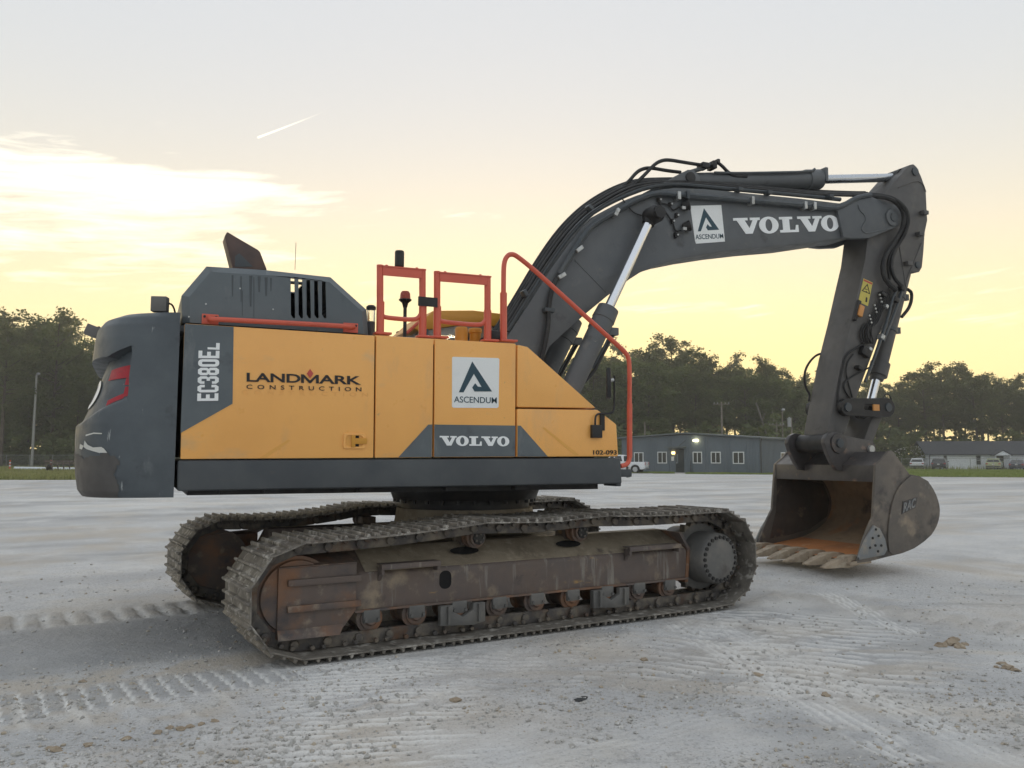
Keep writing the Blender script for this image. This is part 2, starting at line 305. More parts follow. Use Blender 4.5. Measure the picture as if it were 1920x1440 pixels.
def place_flat(me, bl, br, tl, name, m, parent, d=Vector((0, -1, 0)), t=.004):
    """fit a flat mesh drawn in x-y onto the parallelogram bl-br-tl"""
    n = len(me.vertices); a = np.empty(n*3); me.vertices.foreach_get('co', a); a = a.reshape(-1, 3)
    lo = a[:, :2].min(0); hi = a[:, :2].max(0); uv = (a[:, :2]-lo)/(hi-lo)
    P = np.array(bl)[None]+uv[:, :1]*(np.array(br)-np.array(bl))[None]+uv[:, 1:]*(np.array(tl)-np.array(bl))[None]+np.array(d)[None]*t
    me.vertices.foreach_set('co', P.ravel()); me.update()
    b = bmesh.new(); b.from_mesh(me); r = bmesh.ops.extrude_face_region(b, geom=b.faces[:])
    for e in r['geom']:
        if isinstance(e, bmesh.types.BMVert): e.co -= Vector(d)*(t*.9)
    b.verts.index_update()
    bpy.data.meshes.remove(me)
    if name != 'lettering': return link_bm(b, name, m, parent)
    b.verts.ensure_lookup_table(); seen = set()      # one object for each letter
    for v0 in b.verts:
        if v0.index in seen: continue
        st = [v0]; isl = []; seen.add(v0.index)
        while st:
            v = st.pop(); isl.append(v)
            for e in v.link_edges:
                w = e.other_vert(v)
                if w.index not in seen: seen.add(w.index); st.append(w)
        ix = {v.index: k for k, v in enumerate(isl)}; nb = bmesh.new(); nv = [nb.verts.new(v.co) for v in isl]
        for f in {f for v in isl for f in v.link_faces}:
            try: nb.faces.new([nv[ix[v.index]] for v in f.verts])
            except ValueError: pass
        link_bm(nb, 'letter', m, parent)
    b.free()
def ellipse(cx, cy, rx, ry, n=28, a0=0): return [(cx+rx*math.cos(2*math.pi*i/n+a0), cy+ry*math.sin(2*math.pi*i/n+a0)) for i in range(n)]
def poly_mesh(loops):
    b = bmesh.new()
    for grp in loops:                            # each: outline followed by holes
        es = []
        for lp in grp:
            vs = [b.verts.new((p[0], p[1], 0)) for p in lp]
            es += [b.edges.new((vs[i], vs[(i+1) % len(vs)])) for i in range(len(vs))]
        bmesh.ops.triangle_fill(b, edges=es, use_beauty=True)
    me = bpy.data.meshes.new('t'); b.to_mesh(me); b.free(); return me
def slab_letters(word):
    """wide slab-serif capitals V, O, L, one outline group per letter; cell height 1"""
    out = []; x = 0
    for ch in word:
        if ch == 'V':
            out.append([[(x, 1), (x+.74, 1), (x+.74, .84), (x+.58, .84), (x+.80, .34), (x+1.0, .84), (x+.86, .84), (x+.86, 1), (x+1.38, 1), (x+1.38, .84), (x+1.26, .84), (x+.94, 0), (x+.58, 0), (x+.17, .84), (x, .84)]]); x += 1.32
        elif ch == 'O':
            out.append([ellipse(x+.52, .5, .52, .54), ellipse(x+.52, .5, .185, .385)]); x += 1.10
        else:
            out.append([[(x, 1), (x+.72, 1), (x+.72, .84), (x+.54, .84), (x+.54, .15), (x+.84, .15), (x+.90, .46), (x+1.02, .46), (x+1.02, 0), (x, 0), (x, .16), (x+.17, .16), (x+.17, .84), (x, .84)]]); x += 1.00
    return out
def logo_loop():
    p = [(1310, 800), (1510, 1140), (1335, 1145), (1312, 1100), (1340, 1050), (1368, 1088), (1405, 1090), (1327, 940), (1225, 1158), (1180, 1158)]
    return [[[(a, -b) for a, b in p]]]
V3 = Vector
# ================================================================== the excavator
EX = thing('excavator', 'large yellow and grey tracked excavator with red handrails, boom and bucket', 'excavator')
YS = -1.495                                     # right-hand side of the upper structure
def P(name, mb, m, parent=EX, **kw): return mb.build(name, m, parent, **kw)
# ---- upper frame (dark skirt) and deck
mb = MB(); sk = xz([(333, 863), (1164, 858.5), (1167, 907), (332, 921)], YS)
mb.prism([(sk[0][0], sk[0][1]), (sk[1][0], sk[1][1]), (sk[2][0], sk[2][1]), (sk[3][0], sk[3][1])], YS, -YS)
frame = P('upper_frame', mb, 'dark_grey', bev=.022, seg=3)
mb = MB(); mb.box((-.9, 0, 1.285), (3.9, 2.3, .06)); P('belly_plate', mb, 'black_steel', frame)
for x in (-2.55, -2.2, -1.4, -.6, .1): mb = MB(); mb.box((x, -1.3, 1.285), (.12, .10, .03)); P('bolt_pad', mb, 'black_steel', frame)
mb = MB(); mb.box((1.19, -1.2, 1.42), (.16, .5, .075)); mb.box((1.13, -1.3, 1.34), (.06, .25, .10)); P('front_step', mb, 'dark_grey', frame, bev=.01)
mb = MB(); mb.box((1.255, -1.40, 1.43), (.02, .04, .11)); P('step_bracket', mb, 'bright_steel', frame)
# ---- inner core that closes the gaps between the panels
zt = U(345, 605, YS).z
mb = MB(); mb.box((-1.5, -.02, 2.08), (2.85, 2.80, 1.02)); mb.box((.35, -1.05, 1.72), (1.0, .75, .3)); core = P('machinery_core', mb, 'interior_black')
# ---- counterweight: curved tail with a pocket for the reflectors
CX0 = -2.965
CWK = [(1.255, -.05), (1.30, -.012), (1.42, .012), (1.62, .03), (1.75, .035), (1.83, .03), (1.95, -.005), (2.15, -.05), (2.35, -.085), (2.52, -.10), (2.62, -.12), (2.68, -.17), (2.72, -.28)]
def cw_side(z): return float(np.interp(z, [k[0] for k in CWK], [k[1] for k in CWK]))   # how far the outline swells with height
def cw_point(s, z, pocket=True):
    """s in -1..1 runs round the tail from the right side to the left"""
    a = s*math.pi/2
    yy = 1.495*math.copysign(abs(math.sin(a))**.46, s); xx = .735*abs(math.cos(a))**.55
    e = cw_side(z)
    x = CX0-xx*(1+e*1.15); y = yy*(1+min(e, 0)*.35*(1-abs(s)**8))
    if pocket:
        q = abs(s); edge = .795+.04*(2.45-z)     # pocket's side edge
        lo = 1.82+.42*max(0., q-.34); hi = 2.36+.08*max(0, min(1, (q-.56)/.23))
        d = min((edge-q)/.012, (z-lo)/.04, (hi-z)/.010); d = max(0., min(1., d))
        dep = .04+.085*max(0, min(1, (z-1.85)/.5))
        x += dep*d*max(.35, math.cos(a)); y -= math.copysign(dep*d*.6*abs(math.sin(a)), s)
    return V3((x, y, z))
def cw_s(y): return math.copysign(math.asin(min(1, (abs(y)/1.495)**(1/.46)))/(math.pi/2), y)
ns, zs = 300, []
z = 1.255
while z < 2.715: zs.append(z); z += .012 if z < 2.34 or z > 2.45 else .004
zs.append(2.72)
mb = MB(); nz = len(zs)
ss = [math.copysign(abs(-1+2*i/ns)**1.8, -1+2*i/ns) for i in range(ns+1)]
mb.v = [tuple(cw_point(s, zz)) for zz in zs for s in ss]
for j in range(nz-1):
    for i in range(ns): mb.f.append((j*(ns+1)+i, j*(ns+1)+i+1, (j+1)*(ns+1)+i+1, (j+1)*(ns+1)+i))
mb.f.append(tuple(range(ns+1))); mb.f.append(tuple((nz-1)*(ns+1)+i for i in range(ns, -1, -1)))
mb.f.append(tuple(j*(ns+1) for j in range(nz))+tuple(j*(ns+1)+ns for j in range(nz-1, -1, -1)))
cw = P('counterweight', mb, 'weight_paint', ang=40)
def cw_patch(loop, name, m, lift=.006, parent=cw, n=10):
    """film that follows the tail: loop of (s, z) corners filled row by row"""
    (s0, z0), (s1, z1), (s2, z2), (s3, z3) = loop; mb = MB(); vs = []
    for j in range(n+1):
        for i in range(n+1):
            u, v = i/n, j/n; s = (s0*(1-u)+s1*u)*(1-v)+(s3*(1-u)+s2*u)*v; zz = (z0*(1-u)+z1*u)*(1-v)+(z3*(1-u)+z2*u)*v
            p = cw_point(s, zz); nrm = V3((p.x+2.4, p.y*1.0, 0)).normalized(); vs.append(p+nrm*lift)
    mb.add(vs, [(j*(n+1)+i, j*(n+1)+i+1, (j+1)*(n+1)+i+1, (j+1)*(n+1)+i) for j in range(n) for i in range(n)])
    return mb.build(name, m, parent)
for sg in (-1, 1):
    cw_patch([(sg*.50, 2.175), (sg*.785, 2.195), (sg*.785, 2.300), (sg*.50, 2.262)], 'reflector', 'reflective_red')
    cw_patch([(sg*.745, 2.135), (sg*.797, 2.135), (sg*.786, 2.192), (sg*.745, 2.192)], 'reflector', 'reflective_red')
    cw_patch([(sg*.755, 2.038), (sg*.793, 2.045), (sg*.790, 2.122), (sg*.755, 2.122)], 'reflector', 'reflective_red')
    cw_patch([(sg*.600, 1.965), (sg*.772, 2.025), (sg*.754, 2.066), (sg*.600, 2.010)], 'reflector', 'reflective_red')
# white tail lettering wrapped on the pocket floor
for gi, grp in enumerate(slab_letters('VOLVO')):
    me = poly_mesh([grp]); a = np.empty(len(me.vertices)*3); me.vertices.foreach_get('co', a); a = a.reshape(-1, 3)
    for q in a:
        s = cw_s(1.20-(q[0]/5.84)*2.40); zz = 1.97+q[1]*.22; p = cw_point(s, zz); q[:] = (p.x-.012, p.y, p.z)
    me.vertices.foreach_set('co', a.ravel()); link_me(me, 'letter', 'white_letter', cw)
# bare belly and paint chips
mb = MB(); zb = [zz for zz in zs if zz < 1.68]; sb_ = [q for q in ss if abs(q) < .97]; nn = len(sb_)-1; vs = []
for zz in zb:
    for q in sb_: p = cw_point(q, zz); vs.append(p+V3((p.x+2.4, p.y, -.0)).normalized()*.005)
fs = []
for j in range(len(zb)-1):
    for i in range(nn):
        p = V3(vs[j*(nn+1)+i]); w_ = mnoise.noise(V3((p.x*2.2, p.y*2.2, p.z*2.2)))*.10+mnoise.noise(V3((p.x*9, p.y*9, p.z*9)))*.05+mnoise.noise(V3((p.x*30, p.y*30, p.z*30)))*.02
        if p.z < 1.555+w_ and abs(sb_[i]) < .80+.9*w_: fs.append((j*(nn+1)+i, j*(nn+1)+i+1, (j+1)*(nn+1)+i+1, (j+1)*(nn+1)+i))
mb.add(vs, fs); P('bare_belly', mb, 'weight_bare', cw)
def chip(px_loop):
    vs = []
    for (x, y) in px_loop:                       # find the tail surface along the pixel's ray
        best = None
        for k in range(240):
            t = (5.0+3.5*k/240); v = ray(x, y).normalized(); q = CAM+v*t
            if not 1.26 < q.z < 2.7: continue
            s = cw_s(max(-1.4949, min(-.05, q.y))); p = cw_point(s, q.z); d = (p-q).length
            if best is None or d < best[0]: best = (d, p)
        p = best[1]; vs.append(p+V3((p.x+2.4, p.y, 0)).normalized()*.0075)
    mb = MB(); mb.add(vs, [tuple(range(len(vs)))]); P('paint_chip', mb, 'chipped_white', cw, recalc=False)
chip([(160, 826), (165, 834), (176, 839), (192, 838), (198, 841), (199, 849), (188, 849), (176, 846), (164, 842), (158, 838)])
chip([(146, 833), (152, 832), (158, 836), (155, 843), (150, 841), (148, 838)])
chip([(162, 815), (176, 811), (193, 812), (193, 814), (176, 813.5), (163, 818)])
chip([(306, 835), (314, 838), (324, 845), (329, 852), (326, 851), (318, 844), (308, 838)])
chip([(300, 917), (312, 916), (327, 918), (324, 923), (303, 924)])
# work lamps on the tail
def lamp(name, c, sz, rot, stem0, stem1, parent):
    M = Matrix.Translation(c) @ rot.to_4x4(); mb = MB(); mb.box((0, 0, 0), sz, M); o = P(name, mb, 'dust_box', parent, bev=.008)
    mb = MB(); mb.tube([stem0, V3(stem0).lerp(V3(stem1), .5), stem1], .022, 8); P('lamp_stem', mb, 'black_steel', o); return o
c = U(300, 571, -.95); e = lamp('work_lamp', c, (.13, .09, .13), Matrix.Rotation(-.3, 3, 'Z'), c-V3((0, 0, .06)), U(306, 612, -.95), cw)
mb = MB(); mb.tube([c+V3((.06, 0, .02)), c+V3((.11, 0, .0)), c+V3((.14, 0, -.16))], .008, 6, 2); P('lamp_cable', mb, 'black_rubber', cw)
c = U(173, 621, .55); lamp('work_lamp', c, (.12, .16, .10), Matrix.Rotation(.35, 3, 'Y'), c+V3((.05, 0, .04)), U(193, 634, .5), cw)
# ---- side doors and panels
def slab(name, pts, m, parent=EX, y0=YS, th=.05, bev=.012, **kw):
    mb = MB(); mb.prism(xz(pts, y0), y0, y0+th); return P(name, mb, m, parent, bev=bev, **kw)
doorA = slab('side_door', [(346, 606), (703, 629), (700.5, 858.5), (338, 861)], 'yellow')
flat(offs([(346.5, 607), (438, 613), (436, 757), (338.5, 812)], YS), 'grey_film', 'grey_paint', doorA)
panB = slab('side_panel', [(705.5, 629), (813, 635), (811, 857.8), (703, 858.5)], 'yellow')
panC = slab('storage_door', [(815.5, 635), (967.5, 644), (966, 857), (813.5, 857.5)], 'yellow')
def solid(name, pts, y1, m, bev=.014): mb = MB(); mb.prism(xz(pts, YS), YS, y1); return P(name, mb, m, EX, bev=bev)
panD = solid('sloping_cover', [(970, 645.5), (990, 650), (1119, 765.5), (969.5, 763.5)], -.62, 'yellow', .02)
panE = solid('front_panel', [(969.5, 766), (1121, 768), (1156.5, 795), (1160, 856), (968.5, 857)], -.62, 'yellow', .02)
flat(offs([(747, 857.3), (803, 796), (810.3, 796), (809.5, 857)], YS), 'grey_film', 'grey_paint', panB)
flat(offs([(814.3, 796), (966.2, 798), (965.4, 856), (813.8, 856.6)], YS), 'grey_film', 'grey_paint', panC)
flat(offs([(970.6, 798), (976, 798), (1027, 856), (970.2, 856.2)], YS), 'grey_film', 'grey_paint', panE)
# scuff along the front panel and the door (where strip decals were taken off)
flat(offs([(1016, 802), (1021, 801), (1086, 853), (1078, 854)], YS), 'old_film', 'yellow_shade', panE, t=.0015)
flat(offs([(487, 858), (500, 858), (545, 826), (540, 824)], YS), 'old_film', 'yellow_shade', doorA, t=.0015)
# top deck behind the panels
def top_deck(name, x0, x1, y1, z): mb = MB(); mb.box(((x0+x1)/2, (YS+.02+y1)/2, z-.02), (x1-x0, y1-YS-.02, .05)); return P(name, mb, 'yellow', EX, bev=.008)
deck = top_deck('top_deck', U(705, 629, YS).x, U(966, 644, YS).x, -.5, zt-.004)
mb = MB(); mb.box((-2.15, .02, zt-.03), (1.68, 2.80, .05)); P('hood_base', mb, 'dark_grey')
mb = MB(); mb.box((-.55, -.53, 2.1), (1.1, .05, 1.05)); P('inner_wall', mb, 'dark_grey')
mb = MB(); mb.box((.1, 1.43, 1.9), (2.0, .05, .62)); mb.box((-1.9, 1.45, 2.1), (2.0, .05, 1.05)); P('left_panel', mb, 'yellow')
# letters
def quad(bl, br, tl, Y=YS): return U(*bl, Y), U(*br, Y), U(*tl, Y)
def word(body, q, m, parent, bold=0., space=1., t=.006): place_flat(text_mesh(body, bold, space), *q, 'lettering', m, parent, t=t)
def capsule_text():
    """condensed rounded numerals and letters drawn as strokes; cell 0.62 x 1"""
    w, s, r = .54, .18, .13
    def rr(x0, y0, x1, y1, rad): return [(a, b) for a, b in roundrect((x0+x1)/2, (y0+y1)/2, x1-x0, y1-y0, rad, 3)]
    L = []; x = 0
    def E(x): return [[[(x, 0), (x+w, 0), (x+w, s), (x+s, s), (x+s, .5-s/2), (x+w*.86, .5-s/2), (x+w*.86, .5+s/2), (x+s, .5+s/2), (x+s, 1-s), (x+w, 1-s), (x+w, 1), (x, 1)]]]
    def C(x): return [[[(x+r, 0), (x+w-r, 0), (x+w, r), (x+w, .34), (x+w-s, .34), (x+w-s, s), (x+s, s), (x+s, 1-s), (x+w-s, 1-s), (x+w-s, .66), (x+w, .66), (x+w, 1-r), (x+w-r, 1), (x+r, 1), (x, 1-r), (x, r)]]]
    def TH_(x): return [[[(x+r, 0), (x+w-r, 0), (x+w, r), (x+w, .40), (x+w-.09, .5), (x+w, .60), (x+w, 1-r), (x+w-r, 1), (x+r, 1), (x, 1-r), (x, .68), (x+s, .68), (x+s, 1-s), (x+w-s, 1-s), (x+w-s, .58), (x+s*1.2, .58), (x+s*1.2, .42), (x+w-s, .42), (x+w-s, s), (x+s, s), (x+s, .32), (x, .32), (x, r)]]]
    def EI(x): return [[[(x+r, 0), (x+w-r, 0), (x+w, r), (x+w, .42), (x+w-.08, .5), (x+w, .58), (x+w, 1-r), (x+w-r, 1), (x+r, 1), (x, 1-r), (x, .58), (x+.08, .5), (x, .42), (x, r)], rr(x+s, s, x+w-s, .42, .05), rr(x+s, .58, x+w-s, 1-s, .05)]]
    def ZE(x): return [[rr(x, 0, x+w, 1, .2), rr(x+s, s, x+w-s, 1-s, .06)]]
    for f in (E, C, TH_, EI, ZE, E): L += f(x); x += w+.075
    return L
place_flat(poly_mesh(capsule_text()), *quad((409, 751.5), (411.5, 658), (369.5, 752)), 'lettering', 'white_letter', doorA, t=.008)
place_flat(poly_mesh([[[(0, 0), (1, 0), (1, .3), (.3, .3), (.3, 1), (0, 1)]]]), *quad((411.5, 656), (412, 643.5), (389, 655)), 'lettering', 'white_letter', doorA, t=.008)
word('CONSTRUCTION', quad((453, 739), (690, 744), (453, 731)), 'ghost_letter', doorA, .008, 1.9, t=.002)
place_flat(text_mesh('LAND', .022, .96), *quad((462.4, 715.5), (563.4, 718), (462.4, 698.7)), 'lettering', 'black_letter', doorA, t=.006)
place_flat(poly_mesh([[[(0, 0), (0, 1), (.15, 1), (.5, .30), (.85, 1), (1, 1), (1, 0), (.84, 0), (.84, .66), (.56, 0), (.44, 0), (.16, .66), (.16, 0)]]]), *quad((564.4, 717.8), (597.6, 718.9), (564.4, 701.8)), 'lettering', 'black_letter', doorA, t=.006)
place_flat(text_mesh('ARK', .022, .96), *quad((598, 719), (676.5, 721.5), (598, 702.8)), 'lettering', 'black_letter', doorA, t=.006)
word('CONSTRUCTION', quad((462, 729), (677.5, 734), (462, 721)), 'black_letter', doorA, .004, 1.95)
flat([U(x, y, YS) for x, y in ((581.3, 692), (587.3, 700.5), (581.3, 709.5), (575.3, 700.5))], 'diamond', 'diamond_red', doorA, t=.009)
flat(offs([(849, 669), (934, 671.5), (936, 674), (934.5, 763), (932, 765), (849.5, 764.5), (847.3, 762), (847.5, 671)], YS), 'sign_plate', 'sign_white', panC, t=.004)
place_flat(poly_mesh(logo_loop()), *quad((860, 735.5), (922, 737), (860.5, 677)), 'emblem', 'logo_blue', panC, t=.007)
word('ASCENDUM', quad((851, 754.5), (931, 756.5), (851, 743)), 'logo_blue', panC, .002, t=.007)
place_flat(poly_mesh(slab_letters('VOLVO')), *quad((824, 836), (954.5, 837), (824, 816.5)), 'lettering', 'white_letter', panC, t=.007)
word('102-093', quad((1112, 852.5), (1156, 852.5), (1112, 844)), 'black_letter', panE, .012)
# door latch: recessed pan with a handle
lc = U(664, 827, YS); wx = U(684, 827, YS).x-U(643, 827, YS).x; hz = U(664, 812, YS).z-U(664, 841, YS).z
holed(roundrect(lc.x, lc.z, wx, hz, .02), [roundrect(lc.x, lc.z, wx*.80, hz*.72, .03)], YS-.012, YS-.0005, 'latch', 'yellow', doorA, .003)
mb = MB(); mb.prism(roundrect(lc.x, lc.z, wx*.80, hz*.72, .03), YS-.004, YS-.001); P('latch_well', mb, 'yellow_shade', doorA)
mb = MB(); mb.box((lc.x+.05, YS-.012, lc.z), (.12, .014, .05)); mb.box((lc.x-.01, YS-.012, lc.z), (.035, .016, .105)); P('latch_handle', mb, 'old_yellow', doorA, bev=.004)
mb = MB(); mb.box((lc.x+.02, YS-.0055, lc.z), (.04, .004, .12)); P('latch_slot', mb, 'interior_black', doorA)
# ---- engine hood with louvre slots, open top grille
HY = -1.40
ho = xz([(342, 604), (341, 552), (388, 497), (500, 504), (622, 517.5), (690, 579), (693, 627)], HY)
slots = []
for k, xp in enumerate((549, 563.5, 578.5, 593, 607.5)):
    top = [519, 520, 522, 524, 526][k]
    slots.append(xz([(xp-4, top), (xp+3.2, top+2), (xp+4.6, 596.5), (xp+1, 597), (xp-3.6, 590)], HY))
def inset_poly(pl, d, fixed):
    out = []; n = len(pl)
    for i, p in enumerate(pl):
        if i in fixed: out.append((p[0]+(d if i == 0 else -d), p[1])); continue
        a_ = V3((p[0]-pl[i-1][0], p[1]-pl[i-1][1], 0)).normalized(); b2_ = V3((pl[(i+1) % n][0]-p[0], pl[(i+1) % n][1]-p[1], 0)).normalized()
        n1_ = V3((a_.y, -a_.x, 0)); n2_ = V3((b2_.y, -b2_.x, 0)); h_ = (n1_+n2_).normalized(); k_ = d/max(.3, h_.dot(n1_)); out.append((p[0]+h_.x*k_, p[1]+h_.y*k_))
    return out
hi_ = inset_poly([(p[0], p[1]) for p in ho], .055, (0, len(ho)-1)); HC = HY+.055
hood = holed(hi_, slots, HY, HY+.012, 'engine_hood', 'grey_paint', EX)
for k in range(len(ho)-1):
    mb = MB(); q = [V3((hi_[k][0], HY, hi_[k][1])), V3((hi_[k+1][0], HY, hi_[k+1][1])), V3((ho[k+1][0], HC, ho[k+1][1])), V3((ho[k][0], HC, ho[k][1]))]
    mb.hull2(q, [v+V3((0, .012, -.004)) for v in q]); P('hood_chamfer', mb, 'grey_paint', hood)
def shell(a, b, name, y0=HY+.056, y1=1.30):
    mb = MB(); n = V3((b[1]-a[1], 0, -(b[0]-a[0]))).normalized()*.012
    mb.hull2([V3((a[0], y0, a[1])), V3((b[0], y0, b[1])), V3((b[0], y0, b[1]))+n, V3((a[0], y0, a[1]))+n], [V3((a[0], y1, a[1])), V3((b[0], y1, b[1])), V3((b[0], y1, b[1]))+n, V3((a[0], y1, a[1]))+n])
    return P(name, mb, 'grey_paint', hood)
shell(ho[0], ho[1], 'hood_back'); shell(ho[1], ho[2], 'hood_back_slope')
shell(ho[4], ho[5], 'hood_front_slope'); shell(ho[5], ho[6], 'hood_front')
tx0, tx1 = ho[2][0], ho[4][0]; gx0, gx1 = slots[0][0][0]-.02, slots[4][1][0]+.01
def zl(x): t = (x-tx0)/(tx1-tx0); return ho[2][1]+(ho[4][1]-ho[2][1])*t
def top_piece(x0, x1, y0, y1, name='hood_top'):
    mb = MB(); mb.hull2([V3((x0, y0, zl(x0)-.012)), V3((x1, y0, zl(x1)-.012)), V3((x1, y0, zl(x1))), V3((x0, y0, zl(x0)))], [V3((x0, y1, zl(x0)-.012)), V3((x1, y1, zl(x1)-.012)), V3((x1, y1, zl(x1))), V3((x0, y1, zl(x0)))]); return P(name, mb, 'grey_paint', hood)
top_piece(tx0, gx0, HY+.056, 1.3); top_piece(gx1, tx1, HY+.056, 1.3); top_piece(gx0, gx1, HY+.056, -1.27); top_piece(gx0, gx1, -.55, 1.3)
top_piece(gx0, gx1, -1.05, -.97, 'grille_bar'); top_piece((gx0+gx1)/2+.03, gx1, -1.27, -.55, 'grille_cover')
mb = MB(); mb.prism([(p[0], p[1]) for p in ho], 1.29, 1.31); P('hood_far_side', mb, 'grey_paint', hood)
mb = MB(); mb.box((-2.45, 0, 2.85), (.65, 2.3, .4)); mb.box((-1.62, .3, 2.75), (.45, 1.6, .3)); P('engine_block', mb, 'interior_black', hood)
mb = MB(); 
for k in range(5): mb.cyl((-1.78+.02*k, -1.25, 2.74+.05*k), (-1.78+.02*k, -.9, 2.74+.05*k), .02, n=8)
P('engine_hose', mb, 'black_rubber', hood)
for (x, y) in ((450, 541), (386, 570), (512, 580), (354, 594)):
    p = U(x, y, HY); mb = MB(); mb.cyl(p, p+V3((0, -.006, 0)), .007, n=8); P('rivet', mb, 'bright_steel', hood)
# stain runs on the hood
for x, y0, y1, w in ((436, 516, 556, 2), (452, 518, 566, 1.5), (454.5, 545, 592, 1), (470, 517, 575, 3), (476, 520, 598, 1), (486, 518, 548, 3), (499, 520, 555, 3), (508, 521, 546, 2)):
    flat(offs([(x-w, y0), (x+w, y0), (x+w*.5, y1), (x-w*.5, y1)], HY), 'oil_run', 'stain', hood, t=.0015)
# handrail along the hood
a, b = U(400, 598, HY-.10), U(655, 612, HY-.10)
mb = MB(); mb.tube([U(392, 597, HY-.01), a+V3((-.02, .03, 0)), a+V3((.03, 0, 0)), b-V3((.03, 0, 0)), b+V3((.02, .03, 0)), U(663, 613, HY-.01)], .021, 10, 2); rail = P('hood_rail', mb, 'red_paint')
for x, y in ((394, 599), (657, 615)):
    c = U(x, y, HY); mb = MB(); mb.box((c.x, HY-.007, c.z), (.13, .013, .085)); P('rail_plate', mb, 'red_paint', rail, bev=.004)
    for dx in (-.045, .045):
        mb = MB(); mb.cyl((c.x+dx, HY-.013, c.z+.02), (c.x+dx, HY-.022, c.z+.02), .011, n=6); P('bolt', mb, 'black_steel', rail)
# ---- exhaust
EY = -.80
mb = MB(); ex = xz([(421, 443), (426, 434), (484, 468), (488, 472), (501, 506), (437, 506)], EY)
mb.prism(ex, EY, EY+.22); exh = P('exhaust_stack', mb, 'exhaust_rust', bev=.012)
mb = MB(); mb.prism(xz([(441, 480), (449, 475), (474, 500), (440, 500)], EY), EY-.004, EY); P('exhaust_shield', mb, 'dark_grey', exh)
mb = MB(); p = U(553, 506, -.3); mb.tube([p, U(555, 455, -.3)], .0025, 5); P('antenna', mb, 'black_steel')
# ---- red guardrails on the deck
RY = -1.38
def guard(xl, xr, yt_l, yt_r, yb_l, yb_r, ym_l, ym_r):
    mb = MB(); mb.tube([U(xl, yb_l, RY), U(xl, yt_l, RY)], .031, 10); o = P('guardrail', mb, 'red_paint')
    mb = MB(); mb.tube([U(xr, yb_r, RY), U(xr, yt_r, RY)], .031, 10); P('rail_post', mb, 'red_paint', o)
    for x, y in ((xl, yb_l), (xr, yb_r)):
        p = U(x, y, RY); mb = MB(); mb.box((p.x+.02, RY, p.z+.012), (.15, .11, .02)); P('foot_plate', mb, 'red_paint', o, bev=.004)
        mb = MB(); mb.cyl(p, p+V3((0, 0, .30)), .036, n=10); P('post_sleeve', mb, 'red_paint', o)
    a, b = U(xl-4, yt_l+1, RY), U(xr+5, yt_r+1, RY); mb = MB(); d = b-a
    mb.hull2([a+V3((0, -.035, 0)), b+V3((0, -.035, 0)), b+V3((0, .035, 0)), a+V3((0, .035, 0))], [a+V3((0, -.035, -.012)), b+V3((0, -.035, -.012)), b+V3((0, .035, -.012)), a+V3((0, .035, -.012))]); P('top_flange', mb, 'red_paint', o)
    mb = MB(); mb.hull2([a+V3((.04, -.03, -.013)), b+V3((-.04, -.03, -.013)), b+V3((-.04, -.012, -.013)), a+V3((.04, -.012, -.013))], [a+V3((.04, -.03, -.088)), b+V3((-.04, -.03, -.088)), b+V3((-.04, -.012, -.088)), a+V3((.04, -.012, -.088))]); P('top_web', mb, 'red_paint', o)
    for k in (.18, .82):
        q = a+d*k; mb = MB(); mb.cyl(q, q+V3((0, 0, .014)), .012, n=6); P('bolt', mb, 'red_paint', o)
    mb = MB(); mb.tube([U(xl+1, ym_l-9, RY), U(xl+5, ym_l-3, RY), U(xl+14, ym_l, RY), U(xr-16, ym_r, RY), U(xr-6, ym_r-5, RY), U(xr-1, ym_r-16, RY)], .021, 8, 2); P('mid_rail', mb, 'red_paint', o)
    return o
g1 = guard(712.5, 792, 497, 505, 628, 634, 596, 600); g2 = guard(819.5, 914, 509, 518, 635, 641, 604, 610)
p = U(750, 497, RY); mb = MB(); mb.cyl(p+V3((0, .02, -.01)), p+V3((0, .02, .125)), .043, n=12); mb.cyl(p+V3((0, .02, .125)), p+V3((0, .02, .135)), .04, n=12); P('receiver_post', mb, 'black_steel', bev=.004)
a = U(786, 557, RY-.035); b = U(818, 575, RY-.035); mb = MB(); mb.box(((a.x+b.x)/2, RY-.038, (a.z+b.z)/2), (b.x-a.x+.02, .012, .085)); P('rail_joint', mb, 'black_steel', g1)
# tall handrail over the sloping cover, down to the front step
hp = [U(944, 636, RY), U(944, 515, RY), U(945, 492, RY), U(951, 479, RY), U(961, 476, RY), U(972, 482, RY), U(1005, 509, RY), U(1060, 559, RY), U(1110, 604, RY-.01), U(1150, 640, RY-.015), U(1169, 657, RY-.015), U(1178, 668, RY-.015), U(1180.5, 685, RY-.015), U(1180.5, 760, RY-.015), U(1180.5, 855, RY-.015), U(1179, 866, RY-.02), U(1173, 872, RY-.025), U(1163, 874, RY-.04)]
mb = MB(); mb.tube(hp, .024, 10, 2); hr = P('tall_handrail', mb, 'red_paint')
mb = MB(); mb.tube([U(944, 636, RY), U(944, 549, RY)], .034, 10); P('rail_sleeve', mb, 'red_paint', hr)
mb = MB(); mb.tube([U(1180.5, 757, RY-.015), U(1180.5, 858, RY-.015)], .0275, 10); P('rail_sleeve', mb, 'red_paint', hr)
p = U(946, 639, RY); mb = MB(); mb.box((p.x+.03, RY, p.z), (.17, .11, .02)); P('foot_plate', mb, 'red_paint', hr, bev=.004)
